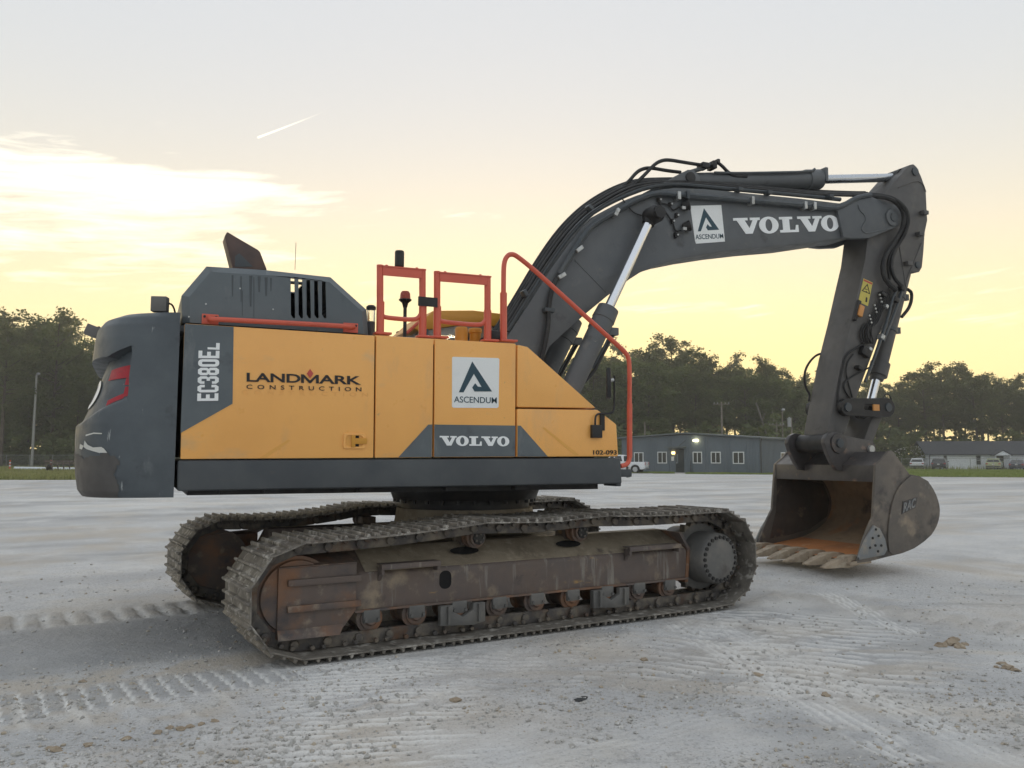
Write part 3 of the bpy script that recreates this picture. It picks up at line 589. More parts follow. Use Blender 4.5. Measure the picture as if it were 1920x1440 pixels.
# ---- caps, camera, breather on the deck
p = U(865, 638, -1.2); mb = MB(); mb.lathe(p, (0, 0, 1), [(-.03, .062), (.11, .062), (.125, .052)], 18); P('breather_cap', mb, 'old_yellow')
p = U(891, 639, -1.15); mb = MB(); mb.lathe(p, (0, 0, 1), [(-.03, .055), (.07, .055), (.075, .066), (.115, .066), (.12, .058)], 18); P('filler_cap', mb, 'old_yellow', bev=.004)
p = U(925, 629, -1.3); M = Matrix.Translation(p) @ Matrix.Rotation(-.25, 4, 'Z') @ Matrix.Rotation(.1, 4, 'Y'); mb = MB(); mb.box((0, 0, 0), (.17, .13, .085), M); cmr = P('camera_box', mb, 'black_steel', bev=.02)
mb = MB(); mb.tube([p+V3((-.08, 0, -.02)), p+V3((-.14, 0, -.05)), p+V3((-.12, 0, -.1))], .012, 6, 2); P('camera_cable', mb, 'black_rubber', cmr)
# amber beacon and its stalk, reversing lamp glass
p = U(759, 618, .0); mb = MB(); mb.tube([p+V3((0, 0, -.15)), p+V3((0, 0, .25))], .02, 8); bc = P('beacon', mb, 'black_steel')
mb = MB(); mb.lathe(p+V3((0, 0, .24)), (0, 0, 1), [(0, .022), (.05, .035), (.08, .07), (.09, .07)], 16); P('beacon_base', mb, 'black_steel', bc)
mb = MB(); mb.lathe(p+V3((0, 0, .332)), (0, 0, 1), [(0, .058), (.06, .054), (.085, .04), (.09, .01)], 16); P('beacon_lens', mb, 'amber', bc)
p = U(695, 626, -1.0); mb = MB(); mb.lathe(p, (0, 0, 1), [(-.06, .04), (.11, .04)], 14); pre = P('pre_cleaner', mb, 'dark_grey')
mb = MB(); mb.lathe(p, (0, 0, 1), [(.115, .038), (.225, .038)], 14); P('bowl', mb, 'glass_clear', pre)
mb = MB(); mb.lathe(p, (0, 0, 1), [(.23, .046), (.255, .046), (.27, .03)], 14); P('lid', mb, 'black_steel', pre)
# mirror arm on the front panel
mp = [U(1116, 800, YS-.03), U(1116, 783, YS-.03), U(1119, 777, YS-.03), U(1127, 775, YS-.03), U(1142, 776, YS-.03), U(1150, 772, YS-.03), U(1152, 762, YS-.03), U(1152, 704, YS-.03)]
mb = MB(); mb.tube(mp, .010, 8, 2); mir = P('mirror_arm', mb, 'black_steel')
p = U(1116, 809, YS); mb = MB(); mb.box((p.x, YS-.022, p.z), (.115, .04, .125)); P('mirror_bracket', mb, 'black_steel', mir, bev=.006)
p = U(1128, 791, YS); mb = MB(); mb.box((p.x, YS-.012, p.z), (.05, .02, .17)); P('bracket_leg', mb, 'black_steel', mir, bev=.004)
p = U(1141, 719, YS-.03); M = Matrix.Translation(p) @ Matrix.Rotation(-.50, 4, 'Z'); mb = MB(); mb.box((0, 0, 0), (.045, .2, .30), M); mh = P('mirror_head', mb, 'black_rubber', mir, bev=.02)
mb = MB(); q = U(1150, 712, YS-.03); mb.tube([p+V3((.02, 0, .03)), q], .018, 8); P('mirror_joint', mb, 'bright_steel', mir)
# ---- cab on the far side
cab = MB(); cx0, cx1, cy0, cy1 = -.42, 1.42, .42, 1.44
cab.box(((cx0+cx1)/2, (cy0+cy1)/2, 1.95), (cx1-cx0, cy1-cy0, .75)); cab = P('cab', cab, 'dark_grey', bev=.03)
def beam(name, a, b, w, m, par): mb = MB(); a = V3(a); b = V3(b); mb.cyl(a, b, w, n=8); return P(name, mb, m, par)
for x, y, dx in ((cx0+.06, cy0+.04, .06), (cx0+.06, cy1-.04, .06), (.62, cy0+.04, 0), (.62, cy1-.04, 0), (cx1-.05, cy0+.04, -.12), (cx1-.05, cy1-.04, -.12)):
    mb = MB(); mb.hull2([V3((x-.05, y-.035, 2.3)), V3((x+.05, y-.035, 2.3)), V3((x+.05, y+.035, 2.3)), V3((x-.05, y+.035, 2.3))], [V3((x+dx-.05, y-.035, 3.14)), V3((x+dx+.05, y-.035, 3.14)), V3((x+dx+.05, y+.035, 3.14)), V3((x+dx-.05, y+.035, 3.14))]); P('cab_post', mb, 'dark_grey', cab)
mb = MB(); mb.prism([(cx0-.02, 3.04), (cx0+.04, 3.0), (.25, 3.13), (cx1-.1, 3.10), (cx1-.05, 3.16), (cx1-.3, 3.27), (.3, 3.30), (cx0+.22, 3.26)], cy0, cy1); P('cab_roof', mb, 'old_yellow', cab, bev=.03)
mb = MB(); mb.box((.5, cy0+.03, 2.72), (1.7, .008, .80)); P('side_window', mb, 'glass_clear', cab)
mb = MB(); mb.box((.5, cy1-.03, 2.72), (1.7, .008, .80)); P('side_window', mb, 'glass_clear', cab)
mb = MB(); mb.box((cx0+.1, (cy0+cy1)/2, 2.72), (.008, .9, .70)); P('rear_window', mb, 'glass_clear', cab)
mb = MB(); mb.box((.2, .95, 2.45), (.16, .5, .75)); mb.box((.2, .95, 2.92), (.12, .28, .2)); P('operator_seat', mb, 'black_rubber', cab, bev=.04)
mb = MB(); mb.box((-.62, .75, 2.78), (.30, .5, .14)); P('rear_cover', mb, 'dark_grey', cab, bev=.02); mb = MB(); mb.tube([U(762, 625, .2), U(790, 600, .2)], .02, 6); P('cover_stay', mb, 'red_paint', cab)
# ---- boom
BY = -.28
bo = xz([(930, 740), (935, 655), (950, 633), (1000, 557), (1033, 504), (1067, 457), (1090, 428), (1113, 407), (1140, 391), (1167, 377), (1195, 366), (1220, 359), (1245, 354), (1267, 352), (1320, 354), (1400, 362), (1500, 372), (1574, 381), (1604, 376), (1604, 444), (1580, 446), (1500, 457.5), (1430, 463), (1367, 470), (1310, 478.5), (1267, 487), (1230, 498), (1200, 511), (1180, 524), (1140, 554), (1100, 587), (1060, 622), (1030, 650), (1018, 677), (990, 740)], BY)
mb = MB(); mb.prism(bo, BY, -BY); boom = P('boom', mb, 'boom_paint', bev=.010)
# head cheeks that carry the arm pin
hd = xz([(1568, 384), (1602, 371), (1622, 364), (1640, 371), (1660, 379), (1678, 384), (1690, 393), (1695, 408), (1691, 420), (1680, 426), (1630, 446), (1601, 447), (1582, 445)], -.33)
for y0, y1 in ((-.33, -.245), (.245, .33)):
    mb = MB(); mb.prism(hd, y0, y1); P('boom_head', mb, 'boom_paint', boom, bev=.010)
ap = U(1673, 408, -.34)
mb = MB(); mb.lathe((ap.x, -.335, ap.z), (0, -1, 0), [(0, .125), (.02, .12), (.025, .08)], 24); P('pin_boss', mb, 'boom_paint', boom)
mb = MB(); mb.lathe((ap.x, -.355, ap.z), (0, -1, 0), [(0, .062), (.02, .058)], 18); P('arm_pin', mb, 'pipe_steel', boom)
# raised weld outline on the cheek
wl = offs([(1609, 384), (1612, 395), (1621, 402), (1624, 413), (1617, 424), (1615, 432), (1625, 438), (1668, 428)], -.333)
mb = MB(); mb.tube(wl, .010, 6, 1); P('weld_seam', mb, 'boom_paint', boom)
for a, b in (((1078, 488), (1136, 548)),):
    mb = MB(); mb.tube(offs([a, b], BY-.001), .006, 6); P('weld_seam', mb, 'boom_paint', boom)
# bracket for the arm cylinder
br = xz([(1237, 346), (1262, 333), (1290, 318), (1300, 318), (1312, 330), (1316, 352), (1240, 353)], -.2)
for y0, y1 in ((-.2, -.15), (.15, .2)):
    mb = MB(); mb.prism(br, y0, y1); P('cylinder_bracket', mb, 'boom_paint', boom, bev=.008)
p = U(1294, 333, -.2); mb = MB(); mb.lathe((p.x, -.2, p.z), (0, -1, 0), [(0, .07), (.02, .07), (.022, .05)], 16); P('bracket_pin', mb, 'black_steel', boom)
# decals
flat(offs([(1294, 386), (1352, 384.5), (1359, 453), (1305, 457), (1303, 452)], BY), 'sign_plate', 'sign_white', boom, t=.004)
place_flat(poly_mesh(logo_loop()), U(1308, 434, BY), U(1348, 433, BY), U(1303.5, 391, BY), 'emblem', 'logo_blue', boom, t=.007)
place_flat(text_mesh('ASCENDUM', .002), U(1304, 449, BY), U(1356, 447, BY), U(1303, 440, BY), 'lettering', 'logo_blue', boom, t=.007)
place_flat(poly_mesh(slab_letters('VOLVO')), U(1377, 440.5, BY), U(1574, 433.5, BY), U(1374, 408, BY), 'lettering', 'white_letter', boom, t=.007)
# pipes, hoses and clamps along the boom
def hose(pts, Y, r, name='hose', m='black_rubber', par=None, n=8, sm=2):
    P3 = [U(q[0], q[1], q[2] if len(q) > 2 else Y) for q in pts]; mb = MB(); mb.tube(P3, r, n, sm); return P(name, mb, m, par or boom)
hose([(1632, 366), (1605, 371), (1580, 386), (1565, 391.5), (1500, 384), (1400, 376), (1300, 367), (1270, 365.5), (1240, 362), (1220, 364), (1187, 378), (1153, 397), (1120, 416), (1104, 428), (1087, 453), (1063, 490), (1049, 514)], BY-.045, .036, 'steel_pipe', 'pipe_steel', sm=1)
hose([(1049, 514), (1040, 530), (1032, 552), (1028, 585), (1028, 610), (1022, 645), (1014, 678)], BY-.05, .030)
hose([(1575, 374), (1500, 366), (1400, 357), (1320, 349), (1262, 344), (1215, 350), (1165, 369), (1120, 392), (1090, 416), (1060, 450), (1020, 508), (985, 563), (950, 620)], BY+.03, .030, 'steel_pipe', 'pipe_steel', sm=1)
for k, (dy, dx, Y, r) in enumerate(((-3, -4, -.20, .022), (-9, -9, -.10, .022), (-13, -14, .02, .020), (4, 2, -.26, .018), (-17, -18, .12, .022))):
    hose([(1640+dx, 366+dy*.3), (1600, 366+dy*.3), (1540, 364+dy*.3), (1460, 357+dy*.3), (1380, 349+dy*.35), (1300, 342+dy*.4), (1250, 342+dy*.4), (1200+dx*.3, 347+dy*.6), (1165+dx*.5, 361+dy*.7), (1130+dx*.7, 381+dy*.7), (1095+dx*.8, 406+dy*.6), (1060+dx, 443+dy*.4), (1020+dx, 500+dy*.3), (985+dx, 555), (950+dx, 612), (925+dx, 650)], Y, r)
hose([(1147, 365), (1177, 343), (1193, 323), (1206, 316), (1220, 314.5), (1250, 320), (1276, 323)], -.08, .023)
hose([(1180, 354), (1207, 330), (1227, 308), (1240, 301), (1254, 299.5), (1280, 304), (1312, 309)], -.12, .023)
hose([(1343, 304), (1352, 309), (1364, 322), (1375, 330), (1400, 331)], -.12, .022)
hose([(1500, 352), (1460, 351), (1400, 346), (1330, 339)], .16, .02)
hose([(1166, 372), (1178, 388), (1188, 399), (1203, 404)], BY-.02, .008)
hose([(1232, 372), (1238, 386), (1250, 400), (1262, 418), (1266, 434), (1276, 432)], BY-.02, .010)
hose([(1236, 380), (1255, 384), (1262, 396), (1272, 388), (1282, 386)], BY-.02, .009)
for x, y, w, h in ((1235, 375, .03, .05), (1256, 383, .03, .04), (1260, 415, .03, .05), (1267, 441, .04, .06), (1268, 404, .03, .05)):
    p = U(x, y, BY-.02); mb = MB(); mb.box(p, (w, .05, h)); P('cable_clip', mb, 'black_steel', boom)
    mb = MB(); mb.cyl(p+V3((.01, -.026, 0)), p+V3((.01, -.036, 0)), .012, n=6); P('bolt', mb, 'bright_steel', boom)
for x, y in ((1287, 385), (1289, 424)):
    p = U(x, y, BY-.05); mb = MB(); mb.lathe(p, (.85, -.5, .25), [(-.06, .02), (-.05, .045), (.03, .07), (.04, .06)], 12); lf = P('work_lamp', mb, 'black_rubber', boom)
    mb = MB(); mb.box(p+V3((-.06, -.02, -.045)), (.05, .03, .035)); P('lamp_bolt', mb, 'bright_steel', boom)
for x, y, ang in ((1270, 368, 0), (1287, 367, 0), (1408, 377, 0), (1507, 386, 0), (1524, 387, 0), (1154, 399, .5), (1084, 468, .9), (1051, 518, 1.0)):
    p = U(x, y, BY-.05); M = Matrix.Translation(p) @ Matrix.Rotation(ang, 4, 'Y'); mb = MB(); mb.box((0, 0, 0), (.045, .10, .10), M); P('pipe_clamp', mb, 'bright_steel' if x != 1287 else 'pipe_steel', boom, bev=.006)
for x, y, ang in ((1028, 582, 0), (983, 550, 1.0), (1105, 390, .7), (1440, 362, 0), (1385, 356, 0), (1555, 369, 0)):
    p = U(x, y, BY-.03); M = Matrix.Translation(p) @ Matrix.Rotation(ang, 4, 'Y'); mb = MB(); mb.box((0, 0, 0), (.13 if x == 1028 else .07, .10, .045), M); P('hose_clamp', mb, 'pipe_steel', boom, bev=.005)
for x, y, sx, sz in ((1318, 312, .10, .07), (1335, 311, .06, .10), (1342, 305, .04, .06)):
    p = U(x, y, -.10); mb = MB(); mb.box(p, (sx, .14, sz)); P('manifold', mb, 'black_steel', boom, bev=.008)
hose([(1296, 322), (1320, 315), (1338, 306)], -.10, .028, 'steel_pipe', 'pipe_steel')
# ---- boom cylinders (two)
CYO = .43
cp0 = U(1222, 405, -CYO); ct = U(1141, 578, -CYO); cb = cp0+(ct-cp0)*1.95
for sg in (-1, 1):
    f = lambda p: V3((p.x, sg*CYO, p.z))
    A, Bt, Bb = f(cp0), f(ct), f(cb); d = (Bb-A).normalized(); Lr = (Bt-A).length
    mb = MB(); mb.lathe(Bt, d, [(0, .085), (.005, .125), (.16, .135), (.165, .128), (.30, .128), (.305, .118), ((Bb-Bt).length, .118)], 24); bc_ = P('boom_cylinder', mb, 'boom_paint')
    mb = MB(); mb.cyl(A+d*.06, Bt+d*.03, .056, n=20); P('piston_rod', mb, 'chrome', bc_)
    mb = MB(); mb.lathe(A+V3((0, sg*.11, 0)), (0, -sg, 0), [(-.05, .085), (.0, .105), (.16, .105)], 18); P('rod_eye', mb, 'black_steel', bc_)
    mb = MB(); mb.lathe(A+V3((0, sg*.16, 0)), (0, sg, 0), [(0, .08), (.03, .075)], 8); P('pin_nut', mb, 'black_steel', bc_)
    mb = MB(); mb.lathe(A+d*.02, d, [(0, .09), (.10, .075)], 14); P('rod_collar', mb, 'black_steel', bc_)
    sd_ = V3((d.z, 0, -d.x))
    if sd_.x < 0: sd_ = -sd_
    mb = MB(); mb.box(Bt+d*.22+sd_*.16, (.14, .09, .09)); P('port_block', mb, 'boom_paint', bc_, bev=.01)
    mb = MB(); mb.tube([Bt+d*.22+sd_*.20, Bt+d*.30+sd_*.19, Bt+d*.62+sd_*.17, Bt+d*.75+sd_*.17, Bt+d*.95+sd_*.10], .02, 8, 2); P('cylinder_pipe', mb, 'black_steel', bc_)
    mb = MB(); mb.tube([Bt+d*.20+sd_*.16, Bt+d*.5+sd_*.15, Bt+d*.72+sd_*.135], .014, 8); P('cylinder_pipe', mb, 'pipe_steel', bc_)
    mb = MB(); mb.lathe(Bb+V3((0, sg*.1, 0)), (0, -sg, 0), [(0, .12), (.2, .12)], 16); P('foot_eye', mb, 'boom_paint', bc_)
for sg in (-1, 1): mb = MB(); mb.prism([(cb.x-.35, 1.55), (cb.x+.2, 1.55), (cb.x+.14, cb.z+.12), (cb.x-.14, cb.z+.12)], sg*.30-.03, sg*.30+.03); P('boom_foot_bracket', mb, 'dark_grey', EX)
mb = MB(); mb.box((.55, 0, 1.66), (1.3, .9, .25)); P('swing_motor', mb, 'black_steel', EX, bev=.03)
# ---- arm cylinder on top of the boom
a0 = U(1294, 334, -.2); a1 = U(1707, 323, -.25); A = V3((a0.x, 0, a0.z)); Bq = V3((a1.x, 0, a1.z)); d = (Bq-A).normalized(); LL = (Bq-A).length; bl_ = LL*.615
mb = MB(); mb.lathe(A, d, [(.05, .10), (.12, .125), (bl_-.28, .125), (bl_-.275, .14), (bl_-.03, .14), (bl_, .10)], 26); ac = P('arm_cylinder', mb, 'boom_paint')
mb = MB(); mb.cyl(A+d*(bl_-.02), A+d*(LL-.05), .062, n=20); P('piston_rod', mb, 'dull_chrome', ac)
mb = MB(); mb.lathe(A+V3((0, .13, 0)), (0, -1, 0), [(0, .11), (.26, .11)], 18); P('base_eye', mb, 'boom_paint', ac)
mb = MB(); mb.lathe(Bq+V3((0, .11, 0)), (0, -1, 0), [(0, .10), (.22, .10)], 18); P('rod_eye', mb, 'black_steel', ac)
mb = MB(); mb.box(A+d*(bl_-.02)+V3((0, -.05, .03)), (.05, .2, .20)); P('gland_lug', mb, 'boom_paint', ac, bev=.01)
mb = MB(); mb.tube([A+d*.45+V3((0, -.12, .09)), A+d*.9+V3((0, -.135, .07)), A+d*(bl_-.3)+V3((0, -.135, .07)), A+d*(bl_-.2)+V3((0, -.10, .12))], .018, 8, 1); P('cylinder_pipe', mb, 'pipe_steel', ac)
# ---- arm
AY = -.22
ar = xz([(1699, 316), (1706, 309), (1713, 307.5), (1719, 313), (1727, 330), (1736, 355), (1739, 413), (1734, 437), (1732, 470), (1729, 501), (1724, 510), (1714, 510), (1707, 507), (1695, 533), (1658, 603), (1645, 638), (1618, 712), (1602, 757), (1592, 790), (1583, 815), (1580, 834), (1570, 845), (1558, 845), (1551, 835), (1552, 815), (1556, 790), (1570, 718), (1580, 669), (1597, 600), (1612, 532), (1622, 488), (1627, 447), (1634, 420), (1645, 388), (1660, 360)], AY)
mb = MB(); mb.prism(ar, AY, -AY); arm = P('arm', mb, 'arm_paint', bev=.010)
for x, y, r in ((1715, 322, .065), (1720, 497, .05)):
    p = U(x, y, AY); mb = MB(); mb.lathe((p.x, AY, p.z), (0, -1, 0), [(0, r), (.02, r*.95), (.022, r*.6)], 18); P('pin_cap', mb, 'pipe_steel', arm)
mb = MB(); mb.tube(offs([(1684, 352), (1718, 338), (1731, 345), (1736, 360)], AY-.002), .008, 6, 1); P('weld_seam', mb, 'arm_paint', arm)
mb = MB(); mb.tube(offs([(1686, 460), (1700, 545)], AY-.002), .008, 6); mb2 = P('weld_seam', mb, 'arm_paint', arm)
mb = MB(); mb.tube(offs([(1728, 455), (1700, 525)], AY-.002), .008, 6); P('weld_seam', mb, 'arm_paint', arm)
for x, y in ((1733, 399), (1725, 439), (1703, 494)):
    p = U(x, y, AY-.04); mb = MB(); mb.box(p, (.10, .08, .06)); P('lug', mb, 'arm_paint', arm, bev=.01)
q_ = [(1619, 522), (1636, 530), (1627, 574), (1609, 566)]
flat(offs(q_, AY), 'warning_decal', 'decal_yellow', arm, t=.004)
flat(offs([(1619.5, 523.5), (1635, 531), (1634.4, 534), (1618.8, 526.5)], AY), 'warning_band', 'diamond_red', arm, t=.006)
me = poly_mesh([[[(0, 0), (1, -.05), (.5, 1)], [(.14, .08), (.5, .80), (.86, .045)]]]); place_flat(me, U(1615, 546, AY), U(1631, 552, AY), U(1618, 529, AY), 'warning_triangle', 'black_letter', arm, t=.006)
for x, y in ((1622, 542), (1625, 543), (1624, 547)): flat(offs([(x-1, y-1), (x+1, y-.6), (x+.8, y+1), (x-1.2, y+.6)], AY), 'warning_figure', 'black_letter', arm, t=.006)
flat(offs([(1623, 557), (1626, 558.5), (1625, 567), (1622, 566)], AY), 'warning_figure', 'black_letter', arm, t=.006)
hA = lambda pts, Y, r, **k: hose(pts, Y, r, par=arm, **k)
hA([(1600, 369, -.1), (1640, 368, -.3), (1662, 370, -.38), (1680, 378, -.40), (1692, 392, -.40), (1697, 410, -.40), (1691, 432, -.36), (1676, 455), (1662, 475), (1655, 495), (1656, 515), (1664, 530), (1680, 544)], -.30, .034, sm=2)
hA([(1620, 364, -.1), (1655, 366, -.3), (1680, 374, -.42), (1698, 390, -.44), (1704, 412, -.42), (1697, 438, -.38), (1684, 458), (1674, 478), (1670, 500), (1676, 520), (1690, 536)], -.30, .030, sm=2)
hA([(1640, 364, 0), (1660, 366, -.1), (1690, 380, -.34), (1701, 400, -.36), (1699, 425, -.34), (1686, 448, -.30), (1672, 470, -.28), (1664, 492, -.27), (1668, 525, -.26)], -.30, .02, sm=2)
hA([(1680, 545), (1672, 565), (1664, 600), (1650, 640), (1636, 680), (1622, 716)], AY-.05, .022, name='steel_pipe', m='pipe_steel')
hA([(1693, 540), (1685, 565), (1672, 600), (1656, 640)], AY-.05, .022, name='steel_pipe', m='pipe_steel')
for k in range(6): hA([(1655+k*3, 545+k), (1650+k*3, 560+k*2), (1640+k*3, 580), (1631+k*3, 600+k), (1626+k*2, 612)], AY-.03-.012*(k % 2), .009)
for k in range(5): hA([(1622+k*4, 606), (1612+k*5, 622), (1614+k*6, 640), (1628+k*2, 646), (1634-k*2, 628), (1628, 612)], AY-.03-.01*k, .011)
hA([(1628, 640), (1610, 650), (1586, 664), (1580, 690), (1574, 720), (1570, 748), (1574, 770)], AY-.02, .014)
hA([(1600, 664), (1588, 680), (1586, 700), (1592, 722), (1598, 745)], AY-.02, .010)
hA([(1640, 684), (1612, 698), (1588, 712), (1580, 724), (1590, 742), (1600, 755)], AY-.02, .012)
for x, y, sx, sz in ((1654, 552, .09, .05), (1678, 562, .09, .07), (1652, 632, .07, .07), (1622, 660, .16, .12), (1628, 658, .06, .1), (1610, 690, .08, .05), (1690, 541, .08, .07), (1674, 541, .06, .05), (1660, 575, .05, .05)):
    p = U(x, y, AY-.045); M = Matrix.Translation(p) @ Matrix.Rotation(.45, 4, 'Y'); mb = MB(); mb.box((0, 0, 0), (sx, .08, sz), M); P('valve_block', mb, 'bright_steel' if sx < .08 else 'black_steel', arm, bev=.01)
for k in range(9):
    p = U(1648-k*3.2+(k % 3)*5, 553+k*6.5, AY-.06); mb = MB(); mb.cyl(p, p+V3((0, -.02, 0)), .014, n=6); P('fitting', mb, 'bright_steel', arm)
p = U(1613, 583, AY-.05); M = Matrix.Translation(p) @ Matrix.Rotation(.35, 4, 'Y'); mb = MB(); mb.box((0, 0, 0), (.085, .05, .16), M); P('lamp_tag', mb, 'orange_tag', arm, bev=.01)
p = U(1606, 582, AY-.03); M = Matrix.Translation(p) @ Matrix.Rotation(.35, 4, 'Y'); mb = MB(); mb.box((0, 0, 0), (.06, .05, .30), M); P('tag_bracket', mb, 'black_steel', arm, bev=.01)
hose([(1540, 663), (1530, 666), (1518, 678), (1509, 695), (1508, 715), (1512, 730), (1519, 740), (1516, 752)], .24, .016, par=arm)
# lower boss
dp = U(1570, 831, -.36)
mb = MB(); mb.cyl((dp.x, -.28, dp.z), (dp.x, .28, dp.z), .125, n=24); P('tip_boss', mb, 'black_steel', arm)
# ---- bucket cylinder
t0 = U(1720, 497, AY); lb = U(1662, 764, -.30); A = V3((t0.x, 0, t0.z)); Bq = V3((lb.x, 0, lb.z)); d = (Bq-A).normalized(); LL = (Bq-A).length; bl_ = LL*.80
mb = MB(); mb.lathe(A, d, [(.02, .09), (.1, .105), (bl_-.26, .105), (bl_-.255, .135), (bl_-.06, .135), (bl_-.05, .10), (bl_, .095)], 24); bk = P('bucket_cylinder', mb, 'arm_paint')
mb = MB(); mb.cyl(A+d*(bl_-.02), A+d*(LL-.06), .058, n=20); P('piston_rod', mb, 'chrome', bk)
for k in (.20, .44):
    mb = MB(); mb.lathe(A+d*(LL*k), d, [(0, .115), (.05, .115)], 20); mb.box(A+d*(LL*k+.03)+V3((.13, -.03, -.0)), (.08, .06, .09)); P('cylinder_band', mb, 'pipe_steel', bk)
mb = MB(); mb.tube([A+d*.35+V3((.1, -.06, 0)), A+d*.42+V3((.22, -.06, .02)), A+d*.62+V3((.24, -.06, 0)), A+d*.80+V3((.12, -.06, 0))], .024, 8, 2); P('cylinder_hose', mb, 'black_rubber', bk)
mb = MB(); mb.lathe(Bq+V3((0, .13, 0)), (0, -1, 0), [(0, .10), (.26, .10)], 18); P('rod_eye', mb, 'black_steel', bk)
mb = MB(); mb.lathe(A+V3((0, .13, 0)), (0, -1, 0), [(0, .095), (.26, .095)], 18); P('base_eye', mb, 'arm_paint', bk)
# ---- bucket linkage
la = U(1583, 764, -.27); lc_ = U(1631, 842, -.27)
def bar_poly(p, q, rp, rq, n=8):
    a = math.atan2(q[1]-p[1], q[0]-p[0]); out = []
    for k in range(n+1): t = a+math.pi/2+math.pi*k/n; out.append((p[0]+rp*math.cos(t), p[1]+rp*math.sin(t)))
    for k in range(n+1): t = a-math.pi/2+math.pi*k/n; out.append((q[0]+rq*math.cos(t), q[1]+rq*math.sin(t)))
    return out
for y0, y1 in ((-.33, -.25), (.25, .33)):
    m_ = ((la.x+lb.x)/2, (la.z+lb.z)/2); ln = ((lb.x-la.x), (lb.z-la.z))
    hole = roundrect(m_[0]+.1*ln[0], m_[1], .30, .075, .03, 3)
    o = holed(bar_poly((la.x, la.z), (lb.x, lb.z), .115, .13), [hole], y0, y1, 'guide_link', 'black_steel', EX, .006)
    for p in (la, lb):
        yy = y0 if y0 < 0 else y1; mb = MB(); mb.lathe((p.x, yy, p.z), (0, -1 if yy < 0 else 1, 0), [(0, .062), (.018, .058)], 16); P('link_pin', mb, 'pipe_steel', o)
    if y0 < 0:
        mb = MB(); mb.box((m_[0]+.14, y0-.002, m_[1]), (.11, .02, .085)); P('orange_sticker', mb, 'orange_tag', o)
mb = MB(); mb.hull2([V3((lb.x-.09, -.2, lb.z)), V3((lb.x+.10, -.2, lb.z)), V3((lb.x+.10, .2, lb.z)), V3((lb.x-.09, .2, lb.z))], [V3((lc_.x-.09, -.2, lc_.z)), V3((lc_.x+.09, -.2, lc_.z)), V3((lc_.x+.09, .2, lc_.z)), V3((lc_.x-.09, .2, lc_.z))])
pl = P('push_link', mb, 'arm_paint', bev=.02)
for p, r in ((lb, .12), (lc_, .11)):
    mb = MB(); mb.cyl((p.x, -.23, p.z), (p.x, .23, p.z), r, n=20); P('link_boss', mb, 'arm_paint', pl)
for k in range(3): hose([(1598+k*4, 757), (1602+k*6, 780+k*2), (1612+k*4, 786), (1624+k*3, 775), (1630+k*3, 762)], -.20, .010, par=pl)
hose([(1655, 748), (1660, 738), (1668, 740), (1672, 752)], -.1, .008, par=pl)
# ---- bucket
KY = -.90
side = xz([(1640, 872), (1655, 858), (1665, 845), (1672, 846), (1703, 889), (1722, 893), (1738, 902), (1750, 922), (1757, 943), (1759, 960), (1755, 982), (1745, 1002), (1731, 1015), (1712, 1028), (1690, 1037), (1661, 1044), (1630, 1052), (1604, 1056), (1610, 1038), (1617, 1014), (1626, 990), (1635, 970), (1637, 930)], KY)
outer = xz([(1703, 889), (1722, 893), (1738, 902), (1750, 922), (1757, 943), (1759, 960), (1755, 982), (1745, 1002), (1731, 1015), (1712, 1028), (1690, 1037), (1661, 1044), (1630, 1052), (1600, 1057)], KY)
def inset(pl, d):
    out = []
    for i, p in enumerate(pl):
        a = V3((*pl[max(i-1, 0)], 0)); b = V3((*pl[min(i+1, len(pl)-1)], 0)); t = (b-a).normalized(); n = V3((t.y, -t.x, 0)); out.append((p[0]+n.x*d, p[1]+n.y*d))
    return out
